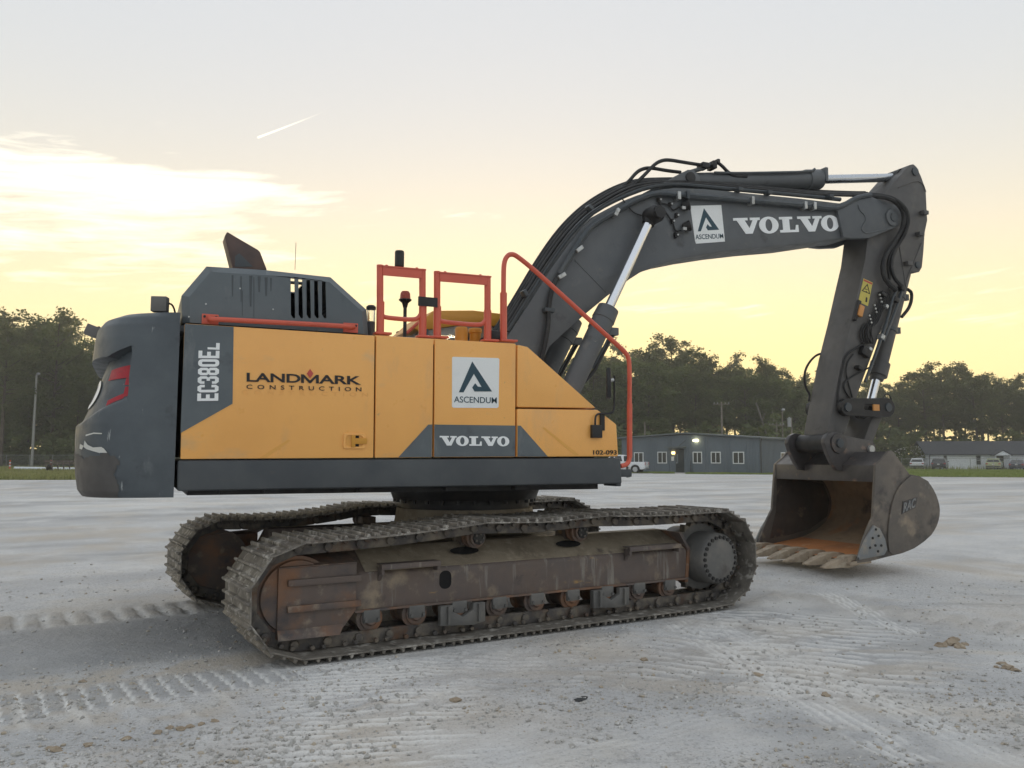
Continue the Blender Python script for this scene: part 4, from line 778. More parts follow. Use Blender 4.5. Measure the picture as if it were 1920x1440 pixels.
# dense, slightly rounded shell
def dens(pl, it=2):
    for _ in range(it):
        q = [pl[0]]
        for a, b in zip(pl, pl[1:]): q += [(a[0]*.75+b[0]*.25, a[1]*.75+b[1]*.25), (a[0]*.25+b[0]*.75, a[1]*.25+b[1]*.75)]
        pl = q+[pl[-1]]
    return pl
out_ = dens(outer); inn_ = inset(out_, .035)
if sum(p[0] for p in inn_) > sum(p[0] for p in out_): inn_ = inset(out_, -.035)
mb = MB(); mb.prism(out_+inn_[::-1], KY+.02, -KY-.02)
b = mb.bm(); bucket = link_bm(b, 'bucket', 'bucket_in', EX, 0)
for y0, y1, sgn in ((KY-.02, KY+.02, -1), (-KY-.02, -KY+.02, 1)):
    mb = MB(); mb.prism(side, y0, y1); P('side_plate', mb, 'bucket_out', bucket, bev=.006)
    rear = xz([(1704, 892), (1722, 895), (1737, 904), (1749, 923), (1756, 943), (1758, 960), (1754, 981), (1744, 1000), (1730, 1013), (1711, 1026), (1690, 1035), (1664, 1041), (1660, 1010), (1662, 975), (1670, 935), (1684, 908)], KY)
    ys = (y0-.022, y0-.0005) if sgn < 0 else (y1+.0005, y1+.022); mb = MB(); mb.prism(dens(rear+[rear[0]], 1)[:-1], *ys); P('wear_plate', mb, 'bucket_out', bucket, bev=.008)
    cut = xz([(1633, 984), (1644, 990), (1654, 1010), (1658, 1030), (1652, 1040), (1606, 1049), (1604, 1044), (1617, 1012)], KY)
    ys = (y0-.030, y0-.0005) if sgn < 0 else (y1+.0005, y1+.03); mb = MB(); mb.prism(cut, *ys); sc_o = P('side_cutter', mb, 'cutter', bucket, bev=.008)
    for x, y in ((1636, 992), (1641, 1004), (1630, 1008), (1635, 1022), (1646, 1022), (1625, 1026), (1640, 1033)):
        p = U(x, y, KY); yy = ys[0] if sgn < 0 else ys[1]; mb = MB(); mb.cyl((p.x, yy, p.z), (p.x, yy+sgn*.008, p.z), .016, n=8); P('bolt', mb, 'black_steel', bucket)
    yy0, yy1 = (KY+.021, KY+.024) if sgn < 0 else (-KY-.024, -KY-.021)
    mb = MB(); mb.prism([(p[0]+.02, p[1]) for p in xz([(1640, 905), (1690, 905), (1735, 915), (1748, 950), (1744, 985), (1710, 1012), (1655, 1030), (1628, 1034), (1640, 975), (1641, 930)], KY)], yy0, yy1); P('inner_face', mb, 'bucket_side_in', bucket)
# dark backing seam on the near wear plate, raised maker plate
# torque box across the top
tb = xz([(1640.5, 872.5), (1655, 859), (1666, 846.5), (1672, 848), (1703, 890), (1693, 905), (1641, 904)], KY)
mb = MB(); mb.prism(tb, KY+.021, -KY-.021); P('torque_box', mb, 'bucket_top', bucket, bev=.006)
# floor lining
fl = inset(out_, .038) if sum(p[0] for p in inset(out_, .035)) < sum(p[0] for p in out_) else inset(out_, -.038)
fl = fl[int(len(fl)*.74):]
mb = MB(); vs = [(p[0], KY+.03, p[1]) for p in fl]+[(p[0], -KY-.03, p[1]) for p in fl]; n = len(fl)
mb.add(vs, [(i, i+1, n+i+1, n+i) for i in range(n-1)]); P('floor_liner', mb, 'bucket_floor', bucket)
# lip and teeth
l0, l1 = U(1630, 1052, KY), U(1598, 1057, KY); dx = (l1-l0); dx = V3((dx.x, 0, dx.z)).normalized()
L0 = V3((l1.x, 0, l1.z)); nrm = V3((dx.z, 0, -dx.x)); nrm = nrm if nrm.z > 0 else -nrm
mb = MB(); a = L0-dx*.30; b_ = L0+dx*.06
mb.prism([((a-nrm*.025).x, (a-nrm*.025).z), ((b_-nrm*.015).x, (b_-nrm*.015).z), ((b_+nrm*.012).x, (b_+nrm*.012).z), ((a+nrm*.04).x, (a+nrm*.04).z)], KY-.018, -KY+.018); P('cutting_edge', mb, 'tooth', bucket, bev=.006)
for k in range(6):
    yc = KY+.10+k*(2*abs(KY)-.20)/5; o_ = L0; rr_ = random.Random(k)
    base = lambda t, w, h0, h1: [V3((o_+dx*t).to_tuple())+V3((0, yc-w/2, 0))+nrm*h0, V3((o_+dx*t).to_tuple())+V3((0, yc+w/2, 0))+nrm*h0, V3((o_+dx*t).to_tuple())+V3((0, yc+w/2, 0))+nrm*h1, V3((o_+dx*t).to_tuple())+V3((0, yc-w/2, 0))+nrm*h1]
    mb = MB(); secs = [(-.26, .11, .03, .06), (-.18, .125, -.03, .08), (-.02, .14, -.05, .092), (.07, .135, -.05, .085), (.08, .12, -.042, .070), (.24, .105, -.035, .034), (.36+.03*rr_.random(), .075, -.024, -.006)]
    vs = []; fs = []
    for s_ in secs: vs += base(*s_)
    for i in range(len(secs)-1): fs += [(i*4+j, i*4+(j+1) % 4, (i+1)*4+(j+1) % 4, (i+1)*4+j) for j in range(4)]
    fs += [(3, 2, 1, 0), tuple(range(len(vs)-4, len(vs)))]
    mb.add(vs, fs); P('tooth', mb, 'tooth', bucket, bev=.014)
# ears
ear = xz([(1545, 830), (1546, 822), (1551, 814), (1559, 810), (1569, 811), (1578, 815), (1600, 820), (1630, 826), (1638, 830), (1642, 838), (1641, 846), (1646, 862), (1630, 873), (1598, 874), (1585, 885), (1569, 882), (1560, 868), (1551, 849)], -.36)
for y0, y1 in ((-.37, -.30), (.30, .37)):
    mb = MB(); mb.prism(ear, y0, y1); eo = P('ear', mb, 'bucket_top', bucket, bev=.010)
    yy, s_ = (y0, -1) if y0 < 0 else (y1, 1)
    mb = MB(); mb.lathe((dp.x, yy, dp.z), (0, s_, 0), [(0, .135), (.025, .13), (.027, .085)], 24); P('ear_boss', mb, 'bucket_top', bucket)
    mb = MB(); mb.lathe((dp.x, yy+s_*.02, dp.z), (0, s_, 0), [(0, .062), (.03, .058)], 18); P('bucket_pin', mb, 'pipe_steel', bucket)
    p = U(1631, 842, -.36); mb = MB(); mb.lathe((p.x, yy, p.z), (0, s_, 0), [(0, .055), (.03, .05)], 16); P('link_pin', mb, 'bright_steel', bucket)
WY = KY-.0425
flat(offs([(1692, 940), (1720, 932), (1716, 952), (1690, 964)], WY), 'maker_plate', 'bucket_top', bucket, t=.006)
place_flat(text_mesh('RAC', .03), U(1692, 961, WY), U(1714, 951, WY), U(1694, 943, WY), 'lettering', 'cutter', bucket, t=.016)
# ---- slewing ring and undercarriage body
mb = MB(); mb.lathe((.04, 0, 1.04), (0, 0, 1), [(0, .70), (.09, .70), (.095, .78), (.20, .82), (.27, .82)], 48); sr = P('slewing_ring', mb, 'black_steel')
for k in range(28):
    a = 2*math.pi*k/28; mb = MB(); mb.cyl((.04+.755*math.cos(a), .755*math.sin(a), 1.10), (.04+.755*math.cos(a), .755*math.sin(a), 1.135), .022, n=6); P('ring_bolt', mb, 'black_steel', sr)
mb = MB(); mb.lathe((.04, 0, .80), (0, 0, 1), [(0, .78), (.24, .74)], 32); cb_ = P('undercarriage_body', mb, 'frame_dust')
mb = MB()
for sx in (-1, 1):
    for sy in (-1, 1):
        a = TR((.0+sx*.25, sy*.3, .62)); b_ = TR((sx*1.05, sy*1.18, .55)); dd = (b_-a).normalized(); ss_ = V3((-dd.y, dd.x, 0))*.30
        mb.hull2([a+ss_+V3((0, 0, .24)), a-ss_+V3((0, 0, .24)), a-ss_-V3((0, 0, .17)), a+ss_-V3((0, 0, .17))], [b_+ss_+V3((0, 0, .14)), b_-ss_+V3((0, 0, .14)), b_-ss_-V3((0, 0, .17)), b_+ss_-V3((0, 0, .17))])
P('cross_member', mb, 'frame_dust', cb_)
# ---- tracks
RT = Matrix.Rotation(TH, 4, 'Z')
SW = .40                                         # half shoe width
GA = 1.37                                        # half gauge
def track_path(sag):
    c0, r0 = (-2.275, .48), .435; c1, r1 = (2.165, .53), .485; pts = []
    n = 40
    def add(p): pts.append(p)
    for k in range(60): t = k/60; add((-2.15+t*(2.12+2.15), .045))
    for k in range(n+1): a = -math.pi/2+math.pi*k/n; add((c1[0]+r1*math.cos(a), c1[1]+r1*math.sin(a)))
    top = [(c1[0], c1[1]+r1), (.55, 1.025), (-.61, 1.015), (c0[0], c0[1]+r0)]
    sg = [.02, .03, sag]
    for i in range(3):
        a, b = top[i], top[i+1]
        for k in range(1, 20): t = k/20; add((a[0]+(b[0]-a[0])*t, a[1]+(b[1]-a[1])*t-sg[i]*4*t*(1-t)))
    for k in range(n+1): a = math.pi/2+math.pi*k/n; add((c0[0]+r0*math.cos(a), c0[1]+r0*math.sin(a)))
    return pts
def shoe_mesh(pitch):
    mb = MB(); h = pitch/2
    prof = [(-h-.012, -.006), (-h+.03, -.006), (h-.02, -.006), (h+.010, -.012), (h+.010, .0), (h-.02, .006), (-h+.03, .006), (-h-.012, .004)]
    mb.prism(prof, -SW, SW)
    for gx, gh in ((-h+.016, .030), (-.018, .026), (h-.062, .030)):
        mb.prism([(gx-.017, -.006), (gx+.017, -.006), (gx+.009, -.006-gh), (gx-.009, -.006-gh)], -SW+.004, SW-.004)
    me = mb.build('track_shoe', 'track_steel', None, bev=.003, seg=1)
    m = me.data; col.objects.unlink(me); bpy.data.objects.remove(me); return m
def link_mesh(pitch):
    mb = MB(); h = pitch/2
    for s in (-1, 1):
        y0 = s*.085; y1 = s*.135
        mb.prism([(-h-.03, .008), (h-.02, .008), (h+.035, .045), (h+.03, .085), (h-.01, .115), (-h+.02, .115), (-h-.035, .09), (-h-.04, .05)], min(y0, y1), max(y0, y1))
        mb.cyl((-h, s*.135, .065), (-h, s*.165, .065), .036, n=10)
        mb.cyl((0, s*.16, .035), (0, s*.2, .035), .022, n=6); mb.cyl((h*.7, s*.16, .035), (h*.7, s*.195, .035), .02, n=6)
    mb.cyl((-h, -.085, .065), (-h, .085, .065), .032, n=10)
    o = mb.build('track_link', 'link_steel', None, bev=.004, seg=1); m = o.data; col.objects.unlink(o); bpy.data.objects.remove(o); return m
NSH = 44
for sgy, sag, lab in ((-1, .02, 'near steel track, outer side towards the viewer'), (1, .055, 'far steel track seen behind the near one')):
    pts = track_path(sag); cl = pts+[pts[0]]; cum = [0]
    for a, b in zip(cl, cl[1:]): cum.append(cum[-1]+math.hypot(b[0]-a[0], b[1]-a[1]))
    tot = cum[-1]; pitch = tot/NSH
    if sgy < 0: SHM, LKM = shoe_mesh(pitch), link_mesh(pitch)
    tr = bpy.data.objects.new('track', None); col.objects.link(tr); tr.parent = EX; tr['label'] = lab
    def at(s):
        s %= tot; i = max(j for j in range(len(cum)) if cum[j] <= s+1e-9); i = min(i, len(cl)-2)
        t = (s-cum[i])/max(1e-9, cum[i+1]-cum[i]); return V3((cl[i][0]+(cl[i+1][0]-cl[i][0])*t, 0, cl[i][1]+(cl[i+1][1]-cl[i][1])*t))
    for k in range(NSH):
        p0 = at(k*pitch-pitch*.5); p1 = at(k*pitch+pitch*.5); c = (p0+p1)/2; t = (p1-p0).normalized(); nn_ = V3((-t.z, 0, t.x))   # inward normal
        M = Matrix(((t.x, 0, nn_.x, c.x), (t.y, 1, nn_.y, sgy*GA), (t.z, 0, nn_.z, c.z), (0, 0, 0, 1)))
        for nm, me in (('track_shoe', SHM), ('track_link', LKM)):
            o = bpy.data.objects.new(nm, me); col.objects.link(o); o.parent = tr; o.matrix_local = RT @ M
    # side frame with everything on it
    def TM(p): q = V3((p[0], p[1]*1.0, p[2])); return TR(q)
    s = sgy; fo = s*1.52
    def add(name, mb, m, parent, **kw):
        mb.v = [tuple(TR(v)) for v in mb.v]; return mb.build(name, m, parent, **kw)
    mb = MB(); x0, x1 = -1.80, 1.86
    prof = [(1.52, .315), (1.52, .60), (1.505, .625), (1.22, .80), (1.02, .80), (1.02, .315)]
    mb.hull2([V3((x0, s*y, zz)) for y, zz in prof], [V3((x1, s*y, zz)) for y, zz in prof]); tf = add('track_frame', mb, 'frame_rust', EX, bev=.012)
    mb = MB(); mb.hull2([V3((x0+.1, s*1.500, .630)), V3((x1-.02, s*1.500, .630)), V3((x1-.02, s*1.225, .799)), V3((x0+.1, s*1.225, .799))], [V3((x0+.1, s*1.503, .636)), V3((x1-.02, s*1.503, .636)), V3((x1-.02, s*1.228, .805)), V3((x0+.1, s*1.228, .805))]); add('dust_cover', mb, 'frame_dust', tf)
    mb = MB(); mb.box((.03, s*1.525, .322), (3.66, .05, .018)); add('bottom_flange', mb, 'guard_rust', tf)
    for x in (x1-.01,):
        mb = MB(); mb.prism([(x-.02, .28), (x+.02, .28), (x+.06, .62), (x-.06, .80), (x-.10, .80), (x+.02, .62)], min(s*1.53, s*1.1), max(s*1.53, s*1.1)); add('frame_end_plate', mb, 'guard_rust', tf, bev=.006)
    # flat black patches stand for the shade inside the frame openings
    mb = MB(); mb.prism(roundrect(-.967, .515, .115, .155, .05, 4), fo-s*.0-.003, fo+s*.0+.003); add('hole_shade_patch', mb, 'interior_black', tf)
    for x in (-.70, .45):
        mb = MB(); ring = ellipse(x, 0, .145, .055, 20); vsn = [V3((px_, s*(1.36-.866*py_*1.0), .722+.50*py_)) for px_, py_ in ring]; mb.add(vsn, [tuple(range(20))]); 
        mb.v = [(v[0], v[1]+s*.012, v[2]+.014) for v in mb.v]; add('hole_shade_patch', mb, 'interior_black', tf)
    # steps
    for xa, xb in ((-1.60, -1.06), (1.02, 1.70)):
        mb = MB(); mb.box(((xa+xb)/2, s*1.60, .668), (xb-xa, .045, .035)); mb.box((xa+.015, s*1.565, .64), (.025, .09, .06)); mb.box((xb-.015, s*1.565, .64), (.025, .09, .06))
        mb.hull2([V3((xa, s*1.525, .55)), V3((xa+.03, s*1.525, .55)), V3((xa+.03, s*1.60, .65)), V3((xa, s*1.60, .65))], [V3((xa, s*1.525, .66)), V3((xa+.03, s*1.525, .66)), V3((xa+.03, s*1.615, .682)), V3((xa, s*1.615, .682))]); mb.box(((xa+xb)/2, s*1.56, .688), (xb-xa, .12, .012)); add('step', mb, 'frame_rust', tf, bev=.004)
    # idler guard box
    mb = MB(); g = [(-2.43, .715), (-1.79, .725), (-1.79, .34), (-1.93, .165), (-2.43, .165)]; mb.prism(g, min(s*1.55, s*1.50), max(s*1.55, s*1.50)); gd = add('idler_guard', mb, 'guard_rust', tf, bev=.008)
    mb = MB(); mb.hull2([V3((-2.42, s*1.55, .715)), V3((-1.80, s*1.55, .722)), V3((-1.80, s*1.20, .80)), V3((-2.42, s*1.20, .76))], [V3((-2.42, s*1.55, .703)), V3((-1.80, s*1.55, .71)), V3((-1.80, s*1.20, .788)), V3((-2.42, s*1.20, .748))]); add('guard_top', mb, 'guard_rust', tf)
    for zz in (.595, .395):
        mb = MB(); mb.box((-2.06, s*1.565, zz), (.60, .035, .05)); add('guard_rib', mb, 'guard_rust', gd, bev=.005)
    mb = MB(); mb.hull2([V3((-2.43, s*1.551, .24)), V3((-1.90, s*1.551, .24)), V3((-1.94, s*1.551, .168)), V3((-2.43, s*1.551, .168))], [V3((-2.43, s*1.565, .23)), V3((-1.90, s*1.565, .23)), V3((-1.94, s*1.59, .165)), V3((-2.43, s*1.59, .165))]); add('guard_lip', mb, 'guard_rust', gd)
    # idler wheel, sprocket, final drive
    mb = MB(); mb.lathe((-2.275, s*(GA+.16), .48), (0, -s, 0), [(0, .10), (.005, .28), (.03, .29), (.035, .315), (.09, .315), (.095, .27), (.225, .27), (.23, .315), (.285, .315), (.29, .28), (.32, .10)], 40); add('idler', mb, 'guard_rust', tf)
    mb = MB(); nt_ = 22; ring = []
    for k in range(nt_*2): a = math.pi*k/nt_; r = .395 if k % 2 else .335; ring.append((2.165+r*math.cos(a), .53+r*math.sin(a)))
    mb.prism(ring, min(s*(GA-.04), s*(GA+.04)), max(s*(GA-.04), s*(GA+.04))); add('sprocket', mb, 'link_steel', tf, bev=.006)
    mb = MB(); mb.lathe((2.165, s*1.05, .52), (0, s, 0), [(0, .30), (.24, .30), (.245, .345), (.36, .345), (.365, .27), (.62, .265), (.65, .245), (.655, .20)], 40); fd = add('final_drive', mb, 'final_drive', tf)
    for k in range(24):
        a = 2*math.pi*k/24; mb = MB(); mb.cyl((2.165+.223*math.cos(a), s*1.695, .52+.223*math.sin(a)), (2.165+.223*math.cos(a), s*1.716, .52+.223*math.sin(a)), .021, n=6); add('drive_bolt', mb, 'black_steel', fd)
    # rollers
    for k in range(9):
        x = -1.655+k*.407; mb = MB(); mb.lathe((x, s*(GA+.185), .252), (0, -s, 0), [(0, .045), (.02, .06), (.025, .085), (.05, .085), (.055, .115), (.085, .115), (.09, .095), (.28, .095), (.285, .115), (.315, .115), (.32, .085), (.37, .06)], 22); rl = add('track_roller', mb, 'guard_rust', tf)
        mb = MB(); mb.box((x, s*(GA+.165), .275), (.15, .05, .11)); add('roller_bracket', mb, 'final_drive', tf, bev=.02)
        for dx_ in (-.055, .055):
            mb = MB(); mb.cyl((x+dx_, s*(GA+.19), .25), (x+dx_, s*(GA+.205), .25), .014, n=6); add('bolt', mb, 'final_drive', tf)
    for x in (-.83, .80):
        mb = MB(); mb.prism([(x-.22, .305), (x-.22, .14), (x+.1, .12), (x+.22, .14), (x+.22, .305), (x+.10, .305), (x+.10, .25), (x, .20), (x-.10, .25), (x-.10, .305)], min(s*1.545, s*1.60), max(s*1.545, s*1.60)); cgd = add('chain_guide', mb, 'final_drive', tf, bev=.006)
        for dx_ in (-.15, .15):
            mb = MB(); mb.box((x+dx_, s*1.61, .225), (.02, .04, .15)); add('guide_rib', mb, 'final_drive', cgd)
    for x in (-.61, .55):
        mb = MB(); mb.lathe((x, s*1.475, .85), (0, -s, 0), [(0, .05), (.012, .075), (.05, .075), (.055, .095), (.085, .095), (.09, .075), (.13, .075), (.135, .095), (.16, .095), (.165, .07), (.25, .07)], 20); cr = add('carrier_roller', mb, 'guard_rust', tf)
        mb = MB(); mb.lathe((x, s*1.472, .85), (0, s, 0), [(0, .062), (.012, .06)], 8); add('roller_cap', mb, 'black_steel', cr)
        for k in range(5):
            a = 2*math.pi*k/5; mb = MB(); mb.box((x+.038*math.cos(a), s*1.488, .85+.038*math.sin(a)), (.018, .012, .018)); add('cap_lug', mb, 'link_steel', cr)
        mb = MB(); mb.box((x, s*1.20, .80), (.16, .16, .16)); add('roller_stand', mb, 'frame_rust', tf)
# ================================================================== the ground
def vnoise(x, y, seed=0):
    """smooth value noise on numpy arrays"""
    xi = np.floor(x).astype(np.int64); yi = np.floor(y).astype(np.int64); fx = x-xi; fy = y-yi; fx = fx*fx*(3-2*fx); fy = fy*fy*(3-2*fy)
    def h(a, b):
        n = (a*374761393+b*668265263+seed*1442695041) & 0xffffffff; n = ((n ^ (n >> 13))*1274126177) & 0xffffffff; return ((n ^ (n >> 16)) & 0xffff)/65535.
    return (h(xi, yi)*(1-fx)+h(xi+1, yi)*fx)*(1-fy)+(h(xi, yi+1)*(1-fx)+h(xi+1, yi+1)*fx)*fy
def fbm(x, y, oc=4, seed=0):
    s = 0; a = .5
    for k in range(oc): s = s+a*vnoise(x*2**k+k*17.3, y*2**k-k*9.1, seed+k); a *= .5
    return s
def sstep(a, b, x): t = np.clip((x-a)/(b-a), 0, 1); return t*t*(3-2*t)
def band(X, Y, a, b, half, soft=.06):
    """coordinates along/across the strip a-b and its soft mask"""
    d = np.array([b.x-a.x, b.y-a.y]); L = np.hypot(*d); d /= L; u = (X-a.x)*d[0]+(Y-a.y)*d[1]; v = -(X-a.x)*d[1]+(Y-a.y)*d[0]
    m = sstep(-soft, soft, half-np.abs(v))*sstep(-.15, .15, u)*sstep(-.15, .15, L-u); return u, v, m, L
def bars(u, period, duty=.35, soft=.12):
    p = np.abs(((u/period) % 1)-.5)*2; return sstep(1-duty-soft, 1-duty+soft, p)
def ground_fields(X, Y):
    H = .030*(fbm(X*.55, Y*.55, 3, 1)-.45)+.018*(fbm(X*2.3, Y*2.3, 3, 5)-.45)+.016*(fbm(X*9, Y*9, 3, 9)-.45)
    pale = np.clip((fbm(X*1.3+9, Y*1.3, 5, 25)-.52)*4, 0, 1)*.40; tan = np.clip((fbm(X*.8+3, Y*.8, 5, 21)-.47)*3.6, 0, 1)*.75; dark = np.clip((fbm(X*.6-7, Y*.6+2, 5, 31)-.48)*3.2, 0, 1)*.75
    ut = CT*X+ST*Y; vt = -ST*X+CT*Y; rag = fbm(X*5, Y*5, 4, 41); rg2 = fbm(X*1.7+5, Y*1.7, 3, 43); wob = .05*(fbm(X*2.5, Y*2.5, 3, 47)-.5)
    # prints behind the machine: pale chalky bars of the near track, dark ragged ones of the far track
    m = sstep(-.05, .05, -2.35-ut)*sstep(-.04, .04, .30-np.abs(vt+1.82+.02*(ut+3)+wob*1.5))*sstep(.22, .40, rag+.10); b_ = bars(ut+.05*vt+wob*.12, .124, .20, .08)
    H += m*(b_*-.012+.003); tan = tan*(1-m); pale = np.maximum(pale*(1-m), m*b_*1.0); dark = np.maximum(dark, m*(1-b_)*.6)
    m2 = sstep(-.05, .05, -2.2-ut)*sstep(-.10, .10, .38-np.abs(vt-1.30+wob*2)); b2 = bars(ut+wob, .215, .40, .2)
    H += m2*(b2*-.030+.035*(rag-.4)*2); pale = np.maximum(pale, m2*b2*.45*sstep(.3, .5, rg2)); tan = np.maximum(tan, m2*(1-b2)*.6*rag*1.6); dark = np.maximum(dark, m2*(1-b2)*.8*rag*1.6)
    # smooth darker lane between the prints
    lane = sstep(-.3, .3, -2.0-ut)*sstep(-.25, .25, .95-np.abs(vt+.10+wob*4)); dark = np.maximum(dark, lane*.85*(.7+.5*rag)); tan *= 1-lane*.8; pale *= 1-lane*.7
    tn = sstep(-.2, .2, -2.3-ut)*sstep(-.15, .15, .22-np.abs(vt+1.36+wob*5)); tan = np.maximum(tan, tn*.85*sstep(.3, .5, rag+.05))
    # an older print crossing the lower left
    a, b = G(-60, 1350), G(430, 1318); u, v, m, L = band(X, Y, a, b, .28, .08); m = m*sstep(.3, .5, rg2+.05); b_ = bars(u+.4*v+wob*2, .30, .22, .15); H += m*(b_*.016-.004+.02*(rag-.45)); pale = np.maximum(pale, m*b_*.4*sstep(.35, .5, rag)); tan = np.maximum(tan, m*.6*sstep(.35, .6, rag))
    a, b = G(60, 1440), G(900, 1290); u, v, m, L = band(X, Y, a, b, .035, .06); H += m*.035*np.clip(fbm(X*14, Y*14, 3, 49)*2.2-.8, 0, 1); tan = np.maximum(tan, m*.8*sstep(.34, .55, rag))
    # scrubbed stripes where the tracks turned, lower centre
    a, b = G(700, 1235), G(690, 1450); u, v, m, L = band(X, Y, a, b, .60, .30); w = .010*np.sin(v*9)+.5*wob; s_ = bars(u+w, .085, .42, .3); mm = m*sstep(.34, .50, fbm(X*1.6, Y*11, 3, 55)+.05)
    H += mm*(s_*.014-.007); pale = np.maximum(pale, mm*s_*.9)
    a, b = G(1010, 1215), G(1010, 1290); u, v, m, L = band(X, Y, a, b, .8, .3); s_ = bars(u+.02*np.sin(v*7)+wob, .11, .4, .3)*sstep(.35, .55, rag); H += m*(s_*.010-.004); pale = np.maximum(pale, m*s_*.4)
    # scrub marks to the right of the sprocket
    a, b = G(1500, 1150), G(1440, 1300); u, v, m, L = band(X, Y, a, b, 1.0, .6); s_ = bars(u+.04*np.sin(v*5+X)+wob*1.5, .16, .42, .4)*sstep(.3, .5, fbm(X*2, Y*9, 3, 57)+.06); H += m*(s_*.018-.008)*np.clip(rag*1.8, 0, 1); pale = np.maximum(pale, m*s_*.65); dark = np.maximum(dark, m*(1-s_)*.65*sstep(.34, .52, rg2))
    # lorry tyre tracks, pale and finely ribbed, worn away in places
    for (p0, p1, hw, f) in (((1255, 1160), (1790, 1470), .17, 1.), ((1330, 1165), (1930, 1440), .16, .8), ((1545, 1118), (1720, 1190), .16, 1.), ((1120, 1060), (1920, 1010), .3, .3), ((900, 1450), (1500, 1300), .18, .35)):
        a, b = G(*p0), G(*p1); u, v, m, L = band(X, Y, a, b, hw, .09); v = v+wob*.6; r_ = bars(v, .072, .40, .25); c_ = bars(u+v*.5, .11, .35, .3); m = m*sstep(.24, .46, rag*.6+rg2*.45)
        H += f*m*(-.010+r_*.008+c_*.003+.012*(rag-.45)); pale = np.maximum(pale, f*m*(.30+.45*r_)*sstep(.25, .5, rag+.05))
    # crumbly ridge thrown up in front of the sprocket and the ragged print going right
    a, b = G(1425, 1122), G(1600, 1135); u, v, m, L = band(X, Y, a, b, .22, .25); H += m*(.07*np.clip(fbm(X*7, Y*7, 4, 61)*1.9-.5, 0, 1)+.01); tan = np.maximum(tan, m*.5); dark = np.maximum(dark, m*.5*rag)
    a, b = G(1600, 1140), G(2050, 1200); u, v, m, L = band(X, Y, a, b, .30, .2); b_ = bars(u+wob*2, .215, .4, .2); H += m*(.045*np.clip(fbm(X*6, Y*6, 4, 63)*1.8-.5, 0, 1)-b_*.02); tan = np.maximum(tan, m*.4); dark = np.maximum(dark, m*.4*(1-b_))
    a, b = G(600, 1265), G(1420, 1160); u, v, m, L = band(X, Y, a, b, .20, .2); H += m*.030*np.clip(fbm(X*8+4, Y*8, 4, 67)*1.9-.6, 0, 1)
    # broad streaks at the lower right, following the old traffic
    st2 = fbm((X*.45+Y*.89)*5.5, (X*.89-Y*.45)*.9, 4, 73); lr = sstep(-2.5, .5, X)*sstep(-1.0, -2.6, Y); H += lr*.014*(st2-.5); tan = np.maximum(tan, lr*np.clip((st2-.50)*5, 0, 1)*.6); dark = np.maximum(dark, lr*np.clip((.42-st2)*5, 0, 1)*.6)
    # long faint streaks across the yard
    st = fbm(X*.10+Y*.02, Y*.75-X*.08, 4, 71); dark = np.maximum(dark, np.clip((st-.50)*4, 0, 1)*.75*sstep(1, 6, Y)*sstep(90, 30, Y)); pale = np.maximum(pale, np.clip((.42-st)*5, 0, 1)*.45*sstep(1, 6, Y))
    far = sstep(18, 60, np.hypot(X, Y)); H *= 1-far
    H += .15*np.exp(-((X-5.3)**2+(Y-.1)**2)/2.4)                    # the bucket rests on a low swell
    # nothing may stand above the shoes under the tracks
    under = sstep(-.02, .06, 2.45-np.abs(ut))*np.maximum(sstep(-.02, .05, .44-np.abs(vt+1.37)), sstep(-.02, .05, .44-np.abs(vt-1.37)))
    H = H*(1-under)-.004*under
    return H, np.clip(pale, 0, 1), np.clip(tan, 0, 1), np.clip(dark, 0, 1)
def grow(a, step, lim, f=1.10):
    out = []; s = step
    while a < lim: s *= f; a += s; out.append(a)
    return out
gx = list(np.arange(-5.6, 9.0, .024)); gx = [-v for v in grow(5.6, .024, 380)][::-1]+gx+grow(9.0, .024, 380)
gy = list(np.arange(-5.9, -.6, .021))+list(np.arange(-.6, 4.5, .04)); gy = [-v for v in grow(5.9, .03, 300)][::-1]+gy+grow(4.5, .04, 380, 1.05)
gx = np.array(gx); gy = np.array(gy); GXm, GYm = np.meshgrid(gx, gy); GH, GP, GT, GD = ground_fields(GXm, GYm)
ny, nx = GXm.shape; co = np.stack([GXm, GYm, GH], -1).reshape(-1, 3)
ii = (np.arange(ny-1)[:, None]*nx+np.arange(nx-1)[None]).reshape(-1); quads = np.stack([ii, ii+1, ii+nx+1, ii+nx], 1)
def fast_mesh(name, co, faces):
    k = faces.shape[1]; me = bpy.data.meshes.new(name); me.vertices.add(len(co)); me.vertices.foreach_set('co', np.ascontiguousarray(co, dtype=np.float32).ravel())
    me.loops.add(faces.size); me.loops.foreach_set('vertex_index', np.ascontiguousarray(faces, dtype=np.int32).ravel()); me.polygons.add(len(faces))
    me.polygons.foreach_set('loop_start', np.arange(0, faces.size, k, dtype=np.int32)); me.polygons.foreach_set('loop_total', np.full(len(faces), k, dtype=np.int32)); me.update(calc_edges=True); return me
me = fast_mesh('ground', co, quads); me.polygons.foreach_set('use_smooth', np.ones(len(quads), dtype=bool))
for nm, A in (('pale', GP), ('tan', GT), ('dark', GD)):
    at_ = me.attributes.new(nm, 'FLOAT', 'POINT'); at_.data.foreach_set('value', A.reshape(-1).astype(np.float32))
mat('ground_mat', (.62, .62, .62), .92, spec=.25, layers=[((.52, .525, .53), .7, .40, .66, 8), ((.62, .60, .56), 1.9, .50, .76, 9), ((.36, .36, .355), 34, .53, .68, 6), ((.32, .315, .31), 7, .60, .78, 8), ((.78, .78, .77), 55, .615, .68, 3), ((.20, .19, .18), 85, .62, .68, 3)],
    bump=((22, .8, .022), (85, .9, .010)), attr=(('dark', (.31, .315, .325), .85), ('tan', (.53, .46, .37), .72), ('pale', (.84, .835, .81), .95)))
me.materials.append(MATS['ground_mat']); go = bpy.data.objects.new('ground', me); col.objects.link(go); go['kind'] = 'structure'
